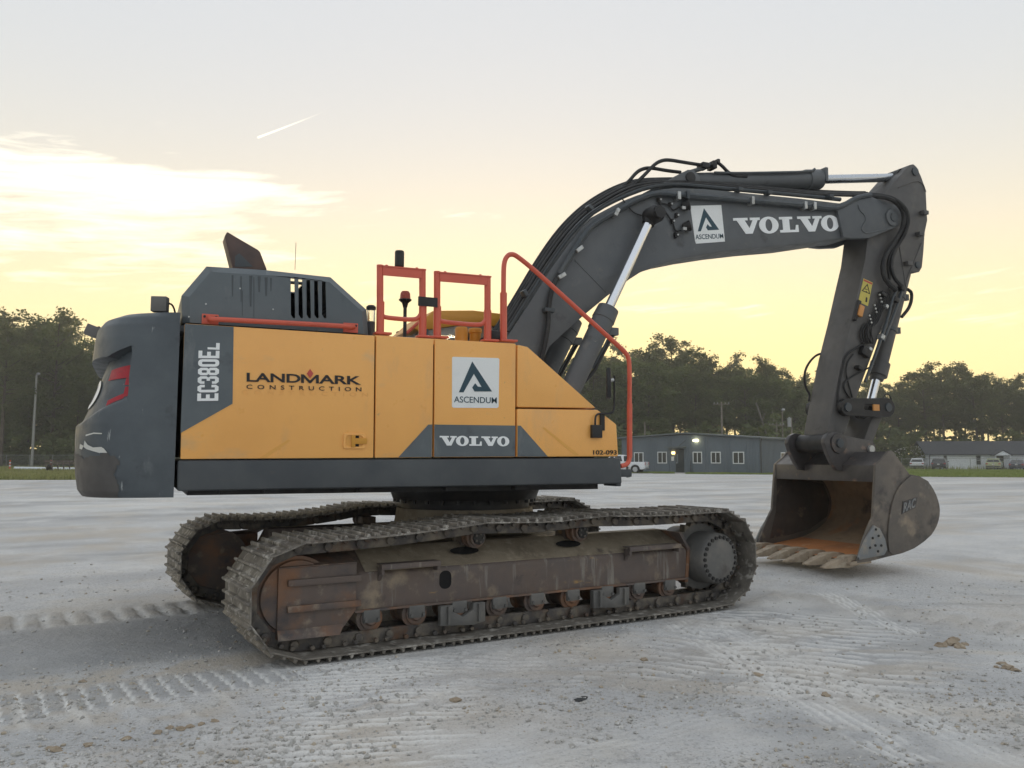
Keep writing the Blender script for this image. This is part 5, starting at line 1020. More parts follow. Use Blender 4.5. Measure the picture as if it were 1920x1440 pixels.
def gz(x, y): return float(ground_fields(np.array([[x]]), np.array([[y]]))[0][0, 0])
# loose gravel
def rock_proto(n, seed, sq=.7):
    r = random.Random(seed); b = bmesh.new(); bmesh.ops.create_icosphere(b, subdivisions=n, radius=1)
    for v in b.verts:
        k = 1+.45*(mnoise.noise(v.co*1.3+V3((seed*3.1, 0, 0)))); v.co *= k; v.co.z *= sq
    vs = np.array([v.co[:] for v in b.verts]); fs = np.array([[v.index for v in f.verts] for f in b.faces]); b.free(); return vs, fs
pro = [rock_proto(1, k) for k in range(5)]
NG = 8000; px_ = RNG.uniform(-60, 1980, NG*2); py_ = 1050+RNG.power(1.6, NG*2)*430; VS = []; FS = []; off = 0; cnt = 0
for a, b in zip(px_, py_):
    q = G(a, b); ut = CT*q.x+ST*q.y; vt = -ST*q.x+CT*q.y
    if abs(ut) < 2.6 and abs(abs(vt)-1.37) < .46: continue
    if fbm(np.array([q.x*1.1]), np.array([q.y*1.1]), 3, 81)[0] < RNG.uniform(.28, .55): continue
    vs, fs = pro[cnt % 5]; s = .005+.016*RNG.random()**4; th = RNG.uniform(0, 6.28); c, s2 = math.cos(th), math.sin(th)
    w = vs*s; w = np.stack([w[:, 0]*c-w[:, 1]*s2+q.x, w[:, 0]*s2+w[:, 1]*c+q.y, w[:, 2]+s*.2], 1); VS.append(w); FS.append(fs+off); off += len(vs); cnt += 1
    if cnt >= NG: break
VS = np.concatenate(VS); FS = np.concatenate(FS); VS[:, 2] += 0
hz_ = ground_fields(VS[None, :, 0], VS[None, :, 1])[0][0]; VS[:, 2] += hz_
mat('gravel_mat', (.46, .45, .43), .9, layers=[((.34, .33, .31), 20, .4, .6, 3), ((.58, .57, .55), 33, .54, .64, 2), ((.42, .36, .28), 14, .56, .64, 2)])
me = fast_mesh('gravel', VS, FS); o = link_me(me, 'gravel', 'gravel_mat', None, 50, 'stuff'); o['label'] = 'loose pale gravel scattered over the yard'; o['category'] = 'gravel'
# clods and stones one can pick out
mat('clod_mat', (.35, .285, .21), .95, layers=[((.30, .245, .18), 9, .45, .65, 6), ((.48, .42, .33), 18, .55, .7, 6)], bump=(40, .7, .01))
mat('stone_mat', (.44, .435, .41), .9, layers=[((.33, .32, .30), 9, .45, .65, 6)], bump=(40, .5, .006))
mat('dark_scrap', (.045, .047, .05), .8)
def stone(px, py, r, m, label, cat, name, sq=.55, group=None, stretch=1.0):
    q = G(px, py); b = bmesh.new(); bmesh.ops.create_icosphere(b, subdivisions=2, radius=1); sd_ = random.random()*50; r *= .8
    for v in b.verts:
        k = 1+.55*mnoise.noise(v.co*1.3+V3((sd_, 0, 0)))+.45*mnoise.noise(v.co*3.1+V3((0, sd_, 0))); v.co *= k; v.co.z *= sq; v.co.x *= stretch; v.co *= r
    o = link_bm(b, name, m, None, ang=22); o.location = (q.x, q.y, gz(q.x, q.y)+r*sq*.15); o.rotation_euler.z = random.random()*6; tag(o, label, cat, group); return o
stone(855, 1314, .045, 'clod_mat', 'small tan stone lying among the scrubbed stripes, bottom centre', 'stone', 'stone')
stone(588, 1322, .040, 'stone_mat', 'pale flat stone left of the scrubbed stripes', 'stone', 'stone', .4)
stone(35, 1412, .035, 'stone_mat', 'pale stone in the bottom left corner', 'stone', 'stone', .5)
stone(152, 1319, .030, 'stone_mat', 'pale pebble just below the chalky track bars', 'stone', 'stone', .5)
stone(155, 1278, .035, 'clod_mat', 'small brown clod among the chalky track bars', 'clod', 'dirt_clod', .45)
stone(1092, 1308, .045, 'dark_scrap', 'thin black scrap lying on the gravel, bottom centre right', 'scrap', 'rubber_scrap', .22, stretch=1.9)
stone(1422, 1262, .045, 'clod_mat', 'tan clod lying on the crossing tyre tracks', 'clod', 'dirt_clod', .7)
stone(1207, 1236, .04, 'clod_mat', 'orange brown clod below the near track', 'clod', 'dirt_clod', .55)
stone(1548, 1302, .045, 'clod_mat', 'brown clod at the edge of the right tyre track', 'clod', 'dirt_clod', .5)
stone(1912, 1354, .05, 'stone_mat', 'pale stone at the right edge of the picture', 'stone', 'stone', .5)
for dx_, dy_, r in ((0, 0, .085), (-18, 4, .06), (16, 6, .06), (5, -8, .055), (26, 1, .04)):
    stone(1783+dx_, 1207+dy_, r, 'clod_mat', 'lump in the little heap of brown clods on the right', 'clod', 'dirt_clod', .6, 'heap of brown clods on the right')
for dx_, dy_, r in ((0, 0, .06), (-12, -8, .045), (14, 4, .045), (-22, -2, .03)):
    stone(1890+dx_, 1253+dy_, r, 'clod_mat', 'lump in the grey tan clods near the right edge', 'clod', 'dirt_clod', .5, 'clods near the right edge')
for dx_, dy_, r in ((0, 0, .03), (-16, 4, .035), (-36, 2, .028), (-60, 10, .03), (22, -4, .028), (48, -10, .03), (-120, 22, .035), (-190, 34, .03), (-250, 44, .04), (-262, 40, .03)):
    stone(355+dx_, 1362+dy_, r, 'clod_mat', 'crumb in the line of clods across the lower left', 'clod', 'dirt_clod', .55, 'line of clods across the lower left')
# ================================================================== background: woods
mat('leaf_pine', (.085, .108, .046), .7, spec=.2, layers=[((.12, .135, .058), .6, .4, .65, 3), ((.06, .08, .036), 1.1, .5, .7, 2)], trans=((.17, .17, .05), .36))
mat('leaf_broad', (.092, .120, .044), .7, spec=.2, layers=[((.125, .155, .06), .7, .4, .65, 3), ((.065, .088, .036), 1.3, .5, .7, 2)], trans=((.18, .20, .055), .36))
mat('bark', (.10, .078, .06), .9, layers=[((.06, .045, .035), 3, .4, .6, 6)])
mat('dead_wood', (.17, .155, .135), .9)
mat('blossom', (.62, .60, .56), .8)
def leaf_quads(C, sz, rng, flat_=.0):
    """random leaf-tuft quads round centres C (n,3)"""
    n = len(C); a = rng.normal(size=(n, 3)); a[:, 2] *= 1-flat_; a /= np.linalg.norm(a, axis=1)[:, None]; b = np.cross(a, rng.normal(size=(n, 3))); b /= np.linalg.norm(b, axis=1)[:, None]
    s = sz*(.6+.8*rng.random((n, 1))); a = a*s; b = b*s*.55
    V = np.stack([C-a, C+b, C+a, C-b], 1).reshape(-1, 3); F = np.arange(4*n).reshape(-1, 4); return V, F
def tree_proto(kind, H, seed):
    rng = np.random.default_rng(seed); mb = MB(); cen = []
    lean = rng.normal(size=2)*.25; r0 = .012*H+.05
    tp = [V3((lean[0]*(t**2), lean[1]*(t**2), H*t*.97)) for t in np.linspace(0, 1, 9)]
    for i in range(8): mb.cyl(tp[i]-V3((0, 0, .6 if i == 0 else 0)), tp[i+1], r0*(1-.11*i), r0*(1-.11*(i+1)), n=7, cap=False)
    base = .40 if kind == 'pine' else .22; nl = 34 if kind == 'pine' else 40
    for k in range(nl):
        h = base+(1-base)*(k+rng.random()*.8)/nl; t = (h-base)/(1-base)
        if kind == 'pine': ln = H*.17*(.35+1.1*math.sin(min(1, t*1.05+.12)*math.pi*.92))*(.6+.6*rng.random())
        else: ln = H*.20*(.30+1.0*math.sin((t*.86+.14)*math.pi)**.8)*(.6+.6*rng.random())
        az = rng.uniform(0, 6.283); up = rng.uniform(-.05, .45)+.5*t
        p = tp[0].lerp(tp[-1], h); q = p+V3((math.cos(az)*ln, math.sin(az)*ln, ln*up)); mb.cyl(p, q, r0*.26, r0*.06, n=4, cap=False)
        m = int(3+ln*1.3)
        for j in range(m):
            c = np.array(p.lerp(q, .42+.62*(j+.5)/m))+rng.normal(size=3)*np.array([.35, .35, .22])*(.5+ln*.16)
            nq = int(rng.integers(13, 24)); rad = (.45+.32*rng.random())*(1.0 if kind == 'pine' else 1.25)
            d = rng.normal(size=(nq, 3)); d /= np.linalg.norm(d, axis=1)[:, None]; d *= (rng.random((nq, 1))**.45)*rad; d[:, 2] *= .62; cen.append(c+d)
    C = np.concatenate(cen); C = np.concatenate([C, C+rng.normal(size=C.shape)*.22]); V, F = leaf_quads(C, .165 if kind == 'pine' else .18, rng, .25); me = fast_mesh('crown', V, F)
    me.materials.append(MATS['leaf_pine' if kind == 'pine' else 'leaf_broad'])
    o = mb.build('trunk', 'bark', None); tm = o.data; bpy.data.objects.remove(o); return me, tm, H
PROT = [tree_proto('pine', 18, 1), tree_proto('pine', 18, 2), tree_proto('pine', 18, 3), tree_proto('pine', 18, 4), tree_proto('broad', 15, 5), tree_proto('broad', 15, 6), tree_proto('broad', 15, 7)]
def tree(p, H, k, label, group, rz, wide=1.0, name=None):
    cm, tm, h0 = PROT[k]; s = H/h0; t = thing(name or ('pine_tree' if k < 4 else 'leafy_tree'), label, 'tree', p, group, rz); t.scale = (s*wide, s*wide, s)
    for nm, me in (('trunk', tm), ('crown', cm)):
        o = bpy.data.objects.new(nm, me); col.objects.link(o); o.parent = t
    return t
TOP = [(-200, 630), (0, 612), (30, 640), (60, 628), (100, 612), (135, 645), (160, 665), (185, 640), (230, 618), (262, 620), (300, 645), (420, 640), (560, 650), (720, 655), (880, 660), (1000, 655), (1080, 650), (1120, 662), (1180, 656), (1225, 660), (1265, 640), (1300, 652), (1330, 668), (1385, 672), (1420, 684), (1470, 694), (1520, 705), (1600, 712), (1680, 712), (1730, 694), (1770, 700), (1830, 690), (1870, 716), (1920, 702), (2150, 700)]
HZ = 859.
tr_rng = random.Random(5); ntree = 0
for row, (D, step) in enumerate(((122, 41), (131, 36), (141, 38), (154, 46))):
    x = -170+row*13
    while x < 2110:
        xx = x+tr_rng.uniform(-12, 12); x += step*(.8+.4*tr_rng.random())
        if 1720 < xx and row == 0: continue
        if 1480 < xx < 1720 and row == 0 and tr_rng.random() < .5: continue
        d = D+tr_rng.uniform(-4, 4)+(8 if xx > 1500 else 0)
        ty = np.interp(xx, [q[0] for q in TOP], [q[1] for q in TOP]); H = (HZ-ty)/(FPX/d)+1.6
        H *= (.66+.24*tr_rng.random() if row < 1 else .76+.28*tr_rng.random()); k = tr_rng.choice((0, 1, 2, 3) if (xx > 900 or row > 1) else (4, 5, 6, 0, 4, 5))
        if row == 0 and tr_rng.random() < .55: k = tr_rng.choice((4, 5, 6))
        if xx < 340: lab, grp = ('tree in the dark wood behind the fence, left of the machine', 'trees of the left wood')
        elif xx < 1130: lab, grp = ('tree of the wood hidden mostly behind the excavator', 'trees behind the excavator')
        elif xx < 1520: lab, grp = ('tree in the wood rising behind the grey metal building', 'trees behind the grey building')
        else: lab, grp = ('tree in the hazy wood behind the white house', 'trees behind the white house')
        tree(BP(xx, d), H, k, lab, grp, tr_rng.uniform(0, 6.28), tr_rng.uniform(.9, 1.2)); ntree += 1
def solo(px, ty, D, k, label, wide=1.0, rz=0.): tree(BP(px, D), (HZ-ty)/(FPX/D)+1.6, k, label, None, rz, wide)
solo(96, 597, 119, 4, 'round-crowned tree standing highest above the wood on the far left', 1.0, 1.)
solo(1262, 636, 140, 1, 'tall pine standing highest above the wood behind the grey building', 1.15, 2.)
solo(1835, 688, 134, 2, 'tall open pine highest above the white house roof', 1.1, 3.)
solo(1738, 692, 134, 0, 'broad pine above the left end of the white house', 1.25, .5)
solo(2, 598, 112, 3, 'tall pine cut by the left edge of the picture', 1.0, 1.7)
# understorey shrubs
def shrub_proto(seed, H=3.2, m='leaf_broad'):
    rng = np.random.default_rng(seed); mb = MB(); cen = []
    for k in range(7):
        a = rng.uniform(0, 6.28); q = V3((math.cos(a)*H*.35*rng.random(), math.sin(a)*H*.35*rng.random(), H*(.5+.4*rng.random()))); mb.cyl((0, 0, -.2), q, .05, .015, n=5, cap=False)
    for k in range(46):
        d = rng.normal(size=3); d /= np.linalg.norm(d); c = np.array([d[0]*H*.52, d[1]*H*.52, H*.48+d[2]*H*.42])*(.75+.25*rng.random()); c[2] = max(.25, c[2]); nq = 26; e = rng.normal(size=(nq, 3)); e /= np.linalg.norm(e, axis=1)[:, None]; cen.append(c+e*(rng.random((nq, 1))**.5)*.55)
    V, F = leaf_quads(np.concatenate(cen), .17, rng); me = fast_mesh('foliage', V, F); me.materials.append(MATS[m]); o = mb.build('stem', 'bark', None); tm = o.data; bpy.data.objects.remove(o); return me, tm, H
SHP = [shrub_proto(21), shrub_proto(22), shrub_proto(23)]
def shrub(p, H, k, label, group, wide=1.0):
    fm, sm, h0 = SHP[k % 3]; s = H/h0; t = thing('shrub', label, 'shrub', p, group, tr_rng.uniform(0, 6.28)); t.scale = (s*wide, s*wide, s)
    for nm, me in (('stem', sm), ('foliage', fm)):
        o = bpy.data.objects.new(nm, me); col.objects.link(o); o.parent = t
    return t
for i in range(84):
    x = -160+i*27+tr_rng.uniform(-12, 12); d = 117+tr_rng.uniform(-2, 5)+(16 if x > 1500 else 0)
    lab, grp = (('bushy shrub under the edge of the left wood', 'shrubs under the left wood') if x < 340 else ('bushy shrub behind the excavator at the wood edge', 'shrubs behind the excavator') if x < 1130 else ('bushy shrub behind the grey building', 'shrubs behind the grey building') if x < 1520 else ('bushy shrub behind the white house', 'shrubs behind the white house'))
    shrub(BP(x, d), 3.0+4.6*tr_rng.random(), i, lab, grp, 1.35)
# flowering shrub left of the white house
t = shrub(BP(1712, 126), 3.6, 1, 'dark shrub dotted with white blossom beside the white house', None, 1.55)
rng = np.random.default_rng(3); d = rng.normal(size=(240, 3)); d /= np.linalg.norm(d, axis=1)[:, None]; d[:, 2] = np.abs(d[:, 2]); C = d*np.array([1.75, 1.75, 1.45])+np.array([0, 0, 1.55]); V, F = leaf_quads(C, .06, rng); me = fast_mesh('blossom', V, F); me.materials.append(MATS['blossom']); o = bpy.data.objects.new('blossom', me); col.objects.link(o); o.parent = t
# bare dead tree behind the building
mb = MB(); b0 = BP(1440, 116); k_ = .62
for pts_, r_ in (([(0, 0), (0, 6), (-.6, 9), (-1.6, 11), (-2.6, 13.5), (-3.4, 15)], .12), ([(-.3, 7.4), (1.4, 9), (2.4, 11), (1.7, 13)], .07), ([(0, 5.5), (-2.4, 7), (-3.1, 9.5)], .06), ([(-1.6, 11), (-.6, 12.6)], .045)):
    mb.tube([b0+V3((q[0]*k_*.9, 0, q[1]*k_)) for q in pts_], r_, 6, 1)
tag(mb.build('dead_tree', 'dead_wood', None), 'bare pale dead tree with forked limbs behind the grey building', 'tree')
# ================================================================== utility poles
mat('pole_wood', (.20, .175, .14), .9, layers=[((.14, .12, .095), 6, .4, .65, 4)])
mat('pole_pale', (.30, .30, .28), .8)
mat('metal_grey', (.32, .33, .33), .5, metal=.4)
def pole(px, top, D, label, r=.14, arm_=True, m='pole_wood', lamp_=False):
    b = BP(px, D); H = (HZ-top)/(FPX/D)+1.57; mb = MB(); mb.cyl((0, 0, -.5), (0, 0, H), r, r*.65, n=10); t = thing('utility_pole', label, 'pole', b); mb.build('shaft', m, t)
    if arm_:
        mb = MB(); mb.box((0, 0, H-.35), (2.2, .1, .12)); mb.build('crossarm', m, t).rotation_euler.z = -.4
        for k in (-.95, -.5, .5, .95):
            mb = MB(); mb.cyl((k*math.cos(.4), -k*math.sin(.4), H-.29), (k*math.cos(.4), -k*math.sin(.4), H-.10), .05, n=6); mb.build('insulator', 'metal_grey', t)
    if lamp_:
        mb = MB(); mb.lathe((.2, 0, H-.05), (0, 0, 1), [(0, .1), (.12, .26), (.30, .22), (.36, .08)], 12); mb.build('lamp_head', 'metal_grey', t); mb = MB(); mb.tube([(0, 0, H-.2), (.2, 0, H+.1)], .04, 6); mb.build('lamp_bracket', 'metal_grey', t)
    return b, H
pole(61, 705, 112, 'tall pale lamp pole standing alone before the left wood', .19, False, 'pole_pale', True)
P1 = pole(1355, 753, 108, 'wooden utility pole with crossarm rising behind the building roof', .17)
P2 = pole(1458, 792, 112, 'low utility pole with crossarm right of the dead tree', .13)
pole(1469, 770, 110, 'thin utility pole with a lamp beside the crossarm pole', .10, False, 'pole_wood', True)
P4 = pole(1486, 782, 106, 'pole with a pale transformer can near the building corner', .13, False)
mb = MB(); b = P4[0]; mb.cyl(b+V3((-.35, 0, 5.6)), b+V3((-.35, 0, 6.7)), .24, n=12); mb.cyl(b+V3((-.35, 0, 6.7)), b+V3((-.35, 0, 6.85)), .1, n=8); tag(mb.build('transformer', 'metal_grey', None), 'pale transformer can hanging on the pole by the building corner', 'transformer')
pole(1210, 792, 104, 'thin pole left of the building peak among the trunks', .12, False)
for a, b, lab in ((P1, P2, 'sagging wire between the two crossarm poles'), (P2, P4, 'sagging wire from the low crossarm pole to the transformer pole')):
    pa = a[0]+V3((0, 0, a[1]-.3)); pb = b[0]+V3((0, 0, b[1]-.3)); mb = MB(); mb.tube([pa.lerp(pb, t)-V3((0, 0, 1.6*t*(1-t))) for t in np.linspace(0, 1, 12)], .018, 5); tag(mb.build('power_line', 'black_rubber', None), lab, 'wire')
pa = P1[0]+V3((0, 0, 4.6)); pb = BP(1240, 110)+V3((0, 0, 4.0)); mb = MB(); mb.tube([pa.lerp(pb, t)-V3((0, 0, 1.6*t*(1-t))) for t in np.linspace(0, 1, 12)], .016, 5); tag(mb.build('power_line', 'black_rubber', None), 'sagging wire running left from the tallest pole behind the building', 'wire')
# ================================================================== grey metal building
mat('siding', (.115, .145, .170), .5, layers=[((.10, .128, .15), 1.2, .4, .7, 4)])
mat('siding_side', (.13, .155, .175), .5)
mat('roof_metal', (.11, .13, .135), .5)
mat('window_white', (.66, .68, .67), .5)
mat('pane_dark', (.03, .036, .034), .12)
mat('door_dark', (.022, .030, .032), .45)
mat('lamp_lit', (1, .9, .6), .5, emit=((1., .86, .50), 4.))
mat('lamp_warm', (1, .7, .3), .5, emit=((1., .62, .22), 2.))
A0 = BP(1424, 83); B0 = BP(1166, 93.5); wv = (A0-B0); WL = wv.length; wd = wv/WL; wn = V3((wd.y, -wd.x, 0)); wn = wn if wn.dot(CAM-A0) > 0 else -wn   # wn faces the camera
bl = thing('metal_building', 'low dark blue-grey metal building with white windows across the yard', 'building', B0)
fwd_ = math.atan2(wd.y, wd.x)
def wp(s, z, o=0.): return B0+wd*s+wn*o+V3((0, 0, z))
def wpx(px, py, o=0.):                           # pixel on the front wall
    v = ray(px, py); q = B0+wn*o; t = (q-CAM).dot(wn)/v.dot(wn); h = CAM+v*t; return (h-B0).dot(wd), h.z
EH = wpx(1420, 822)[1]; PK, PZ = wpx(1285, 815); LH = wpx(1172, 822)[1]; DEPTH = 16.
def wbox(name, s0, s1, z0, z1, o0, o1, m, parent=bl, loc=B0, bev=0):
    mb = MB(); mb.hull2([wp(s0, z0, o0), wp(s1, z0, o0), wp(s1, z1, o0), wp(s0, z1, o0)], [wp(s0, z0, o1), wp(s1, z0, o1), wp(s1, z1, o1), wp(s0, z1, o1)])
    o = mb.build(name, m, parent, bev=bev); o.matrix_parent_inverse = Matrix.Translation(loc).inverted() if parent is bl else Matrix.Identity(4); return o
mb = MB(); fr = [wp(0, -.2), wp(WL, -.2), wp(WL, EH), wp(PK, PZ), wp(0, LH)]; mb.hull2(fr, [p-wn*DEPTH for p in fr]); o = mb.build('wall', 'siding', bl); o.matrix_parent_inverse = Matrix.Translation(B0).inverted(); wall = o
def child(o): o.matrix_parent_inverse = Matrix.Translation(B0).inverted(); return o
wins = [((1189, 1207), (848, 869)), ((1233, 1251), (847, 869)), ((1299, 1317), (847, 869)), ((1333, 1352), (847, 869)), ((1374, 1396), (847, 870))]
spans = []
for (xa, xb), (ya, yb) in wins: s0, zt_ = wpx(xa, ya); s1, zb_ = wpx(xb, yb); spans.append((s0, s1, zb_, zt_))
ds0, dz1 = wpx(1267, 842); ds1, _ = wpx(1283, 884)
k = 0; s = .2                                     # upright ribs of the cladding
while s < WL-.1:
    if not any(a-.12 < s < b+.12 for a, b, _, _ in spans) and not ds0-.25 < s < ds1+.25:
        top = LH+(PZ-LH)*min(1, s/PK) if s < PK else PZ+(EH-PZ)*(s-PK)/(WL-PK); child(wbox('siding_rib', s-.045, s+.045, 0, top-.12, .001, .035, 'siding'))
    s += .305
for (s0, s1, z0, z1) in spans:
    b = .10; f = child(wbox('window', s0, s1, z0, z0+b, .002, .06, 'window_white'))
    mb = MB()
    for r in ((s0, s1, z1-b, z1), (s0, s0+b, z0+b, z1-b), (s1-b, s1, z0+b, z1-b), ((s0+s1)/2-.04, (s0+s1)/2+.04, z0+b, z1-b)):
        mb.hull2([wp(r[0], r[2], .002), wp(r[1], r[2], .002), wp(r[1], r[3], .002), wp(r[0], r[3], .002)], [wp(r[0], r[2], .06), wp(r[1], r[2], .06), wp(r[1], r[3], .06), wp(r[0], r[3], .06)])
    g_ = mb.build('frame', 'window_white', f)
    for q0, q1 in ((s0+b, (s0+s1)/2-.04), ((s0+s1)/2+.04, s1-b)):
        mb = MB(); mb.hull2([wp(q0, z0+b, .002), wp(q1, z0+b, .002), wp(q1, z1-b, .002), wp(q0, z1-b, .002)], [wp(q0, z0+b, .03), wp(q1, z0+b, .03), wp(q1, z1-b, .03), wp(q0, z1-b, .03)]); mb.build('pane', 'pane_dark', f)
dr = child(wbox('door', ds0, ds1, .05, dz1, .004, .05, 'door_dark')); 
def sub(name, s0, s1, z0, z1, o0, o1, m, par):
    mb = MB(); mb.hull2([wp(s0, z0, o0), wp(s1, z0, o0), wp(s1, z1, o0), wp(s0, z1, o0)], [wp(s0, z0, o1), wp(s1, z0, o1), wp(s1, z1, o1), wp(s0, z1, o1)]); return mb.build(name, m, par)
sub('door_glass', ds0+.1, ds0+.30, 1.0, 2.0, .051, .055, 'siding_side', dr); sub('door_handle', ds0+.08, ds0+.16, 1.0, 1.12, .052, .10, 'metal_grey', dr)
c0, cz = wpx(1254, 838.5); c1, _ = wpx(1287, 838.5); child(wbox('door_canopy', c0, c1, cz-.06, cz+.06, .0, 1.0, 'roof_metal'))
mb = MB(); mb.tube([wp(c1-.5, cz+.05, .8), wp(c1-.1, cz+.7, .02)], .025, 6); child(mb.build('canopy_stay', 'black_steel', bl))
s0, z0 = wpx(1259, 864); s1, z1 = wpx(1264, 856); child(wbox('notice', s0, s1, z0, z1, .03, .045, 'window_white'))
s0, z0 = wpx(1302, 828); s1, z1 = wpx(1309, 824); child(wbox('flood_lamp', s0, s1, z0, z1, .05, .30, 'lamp_lit'))
s0, z0 = wpx(1261, 851.5); s1, z1 = wpx(1265.5, 847); child(wbox('door_lamp', s0, s1, z0, z1, .03, .18, 'lamp_warm'))
sd0 = wpx(1299, 885)[0]; mb = MB(); mb.cyl(wp(sd0, .0, .4), wp(sd0, .12, .4), .3, n=12); mb.cyl(wp(sd0, .12, .4), wp(sd0, 1.3, .4), .035, n=6); tag(mb.build('smoking_post', 'black_steel', None), 'black post on a round foot under the window left of the lit lamp', 'post')
# roof: two shallow slopes with a dark edge, gutter on the right
for nm, (sa, za), (sb, zb__) in (('roof', (-.5, LH-.02), (PK, PZ+.10)), ('roof', (PK, PZ+.10), (WL+.4, EH-.0))):
    mb = MB(); a, b = wp(sa, za, .5), wp(sb, zb__, .5); e = -wn*(DEPTH+1); mb.hull2([a, b, b+V3((0, 0, .13)), a+V3((0, 0, .13))], [a+e, b+e, b+e+V3((0, 0, .13)), a+e+V3((0, 0, .13))]); child(mb.build(nm, 'roof_metal', bl))
child(wbox('fascia', -.45, PK, LH-.16, LH-.14, .46, .5, 'roof_metal')) if False else None
# right-hand long wall: ribs, windows, downpipe
def sp(t, z, o=0.): return A0-wn*t+wd*o+V3((0, 0, z))
def sbox(name, t0, t1, z0, z1, o0, o1, m): mb = MB(); mb.hull2([sp(t0, z0, o0), sp(t1, z0, o0), sp(t1, z1, o0), sp(t0, z1, o0)], [sp(t0, z0, o1), sp(t1, z0, o1), sp(t1, z1, o1), sp(t0, z1, o1)]); return child(mb.build(name, m, bl))
t_ = .15
while t_ < DEPTH: sbox('siding_rib', t_-.05, t_+.05, 0, EH-.1, .002, .04, 'siding_side'); t_ += .305
for t0 in (5.2, 9.2, 12.4):
    sbox('window', t0, t0+1.3, 1.05, 2.2, .05, .09, 'window_white'); sbox('pane', t0+.1, t0+1.2, 1.15, 2.1, .091, .10, 'pane_dark')
mb = MB(); mb.tube([sp(-.1, EH+.05, .25), sp(DEPTH, EH+.05, .25)], .09, 8); child(mb.build('gutter', 'roof_metal', bl))
mb = MB(); mb.tube([sp(.15, EH, .22), sp(.15, EH-.35, .12), sp(.15, 0, .1)], .05, 6); child(mb.build('downpipe', 'black_steel', bl))
mb = MB(); s0 = wpx(1230, 886)[0]; s1 = wpx(1283, 886)[0]; mb.hull2([wp(ds0-.2, .0, .05), wp(ds1+.2, .0, .05), wp(ds0+.2, .0, 7.5), wp(ds0-2.6, .0, 7.5)], [wp(ds0-.2, .05, .05), wp(ds1+.2, .05, .05), wp(ds0+.2, .05, 7.5), wp(ds0-2.6, .05, 7.5)]); mat('concrete', (.42, .42, .40), .9); o = mb.build('path', 'concrete', None); o['kind'] = 'structure'
# ================================================================== white house
mat('white_wall', (.80, .83, .86), .7, layers=[((.70, .73, .77), 1.5, .5, .75, 5)])
mat('shingle', (.038, .042, .050), .8, layers=[((.055, .06, .068), 4, .45, .65, 5)])
HD = 122; H0 = BP(1741, HD); H1 = BP(2010, HD-4); hv = H1-H0; HL = hv.length; hd_ = hv/HL; hn = V3((hd_.y, -hd_.x, 0)); hn = hn if hn.dot(CAM-H0) > 0 else -hn
house = thing('white_house', 'long low white house with black shingle roof and small porch gable', 'house', H0)
def hp_(s, z, o=0.): return H0+hd_*s+hn*o+V3((0, 0, z))
def hchild(o): o.matrix_parent_inverse = Matrix.Translation(H0).inverted(); return o
def hpx(px, py, o=0.): v = ray(px, py); q = H0+hn*o; h = CAM+v*((q-CAM).dot(hn)/v.dot(hn)); return (h-H0).dot(hd_), h.z
def hbox(name, s0, s1, z0, z1, o0, o1, m, par=None):
    mb = MB(); mb.hull2([hp_(s0, z0, o0), hp_(s1, z0, o0), hp_(s1, z1, o0), hp_(s0, z1, o0)], [hp_(s0, z0, o1), hp_(s1, z0, o1), hp_(s1, z1, o1), hp_(s0, z1, o1)]); o = mb.build(name, m, par or house); return hchild(o) if par is None else o
EV = hpx(1800, 852.5)[1]; RG = hpx(1830, 827, -4.)[1]
hbox('wall', 0, HL, -.2, EV, -8, 0, 'white_wall')
s = 0
for z in np.arange(.25, EV-.1, .22): hbox('clapboard', 0, HL, z, z+.012, .0, .012, 'white_wall')
mb = MB(); r0 = [hp_(-.6, EV-.05, .6), hp_(-.6, EV+.07, .6), hp_(-.6, RG, -4), hp_(-.6, RG-.12, -4)]; mb.hull2(r0, [p+hd_*(HL+1.2) for p in r0]); hchild(mb.build('roof', 'shingle', house))
mb = MB(); r0 = [hp_(-.6, EV-.05, -8.6), hp_(-.6, EV+.07, -8.6), hp_(-.6, RG, -4.0), hp_(-.6, RG-.12, -4.0)]; mb.hull2(r0, [p+hd_*(HL+1.2) for p in r0]); hchild(mb.build('roof', 'shingle', house))
mb = MB(); g = [hp_(.0, EV, 0), hp_(.0, EV, -8), hp_(.0, RG-.15, -4)]; mb.hull2(g, [p+hd_*.2 for p in g]); hchild(mb.build('gable', 'white_wall', house))
for xa, xb in ((1768, 1776.5), (1829, 1840)):
    s0, z1 = hpx(xa, 853.5); s1, z0 = hpx(xb, 872); f = hbox('window', s0, s1, z0, z1, .013, .05, 'window_white'); hbox('pane', s0+.08, s1-.08, z0+.08, (z0+z1)/2-.03, .051, .06, 'pane_dark', f); hbox('pane', s0+.08, s1-.08, (z0+z1)/2+.03, z1-.06, .051, .06, 'pane_dark', f)
s0, z1 = hpx(1868, 855); s1, _ = hpx(1882.5, 880); d_ = hbox('door', s0, s1, 0, z1, .013, .06, 'door_dark'); hbox('door_pane', s0+.2, s1-.2, 1.0, z1-.25, .061, .07, 'pane_dark', d_)
p0, pz = hpx(1858.5, 853); p1, _ = hpx(1888.5, 853); pk = hpx(1873, 845.5)[1]; mb = MB(); g = [hp_(p0, pz-.06, 1.6), hp_(p1, pz-.06, 1.6), hp_((p0+p1)/2, pk, 1.6)]; mb.hull2(g, [p-hn*1.7 for p in g]); hchild(mb.build('porch_gable', 'white_wall', house))
for a, b in ((p0-.15, (p0+p1)/2), (p1+.15, (p0+p1)/2)):
    mb = MB(); e = [hp_(a, pz-.10, 1.7), hp_(b, pk+.02, 1.7), hp_(b, pk+.14, 1.7), hp_(a, pz+.02, 1.7)]; mb.hull2(e, [p-hn*2.4 for p in e]); hchild(mb.build('porch_roof', 'shingle', house))
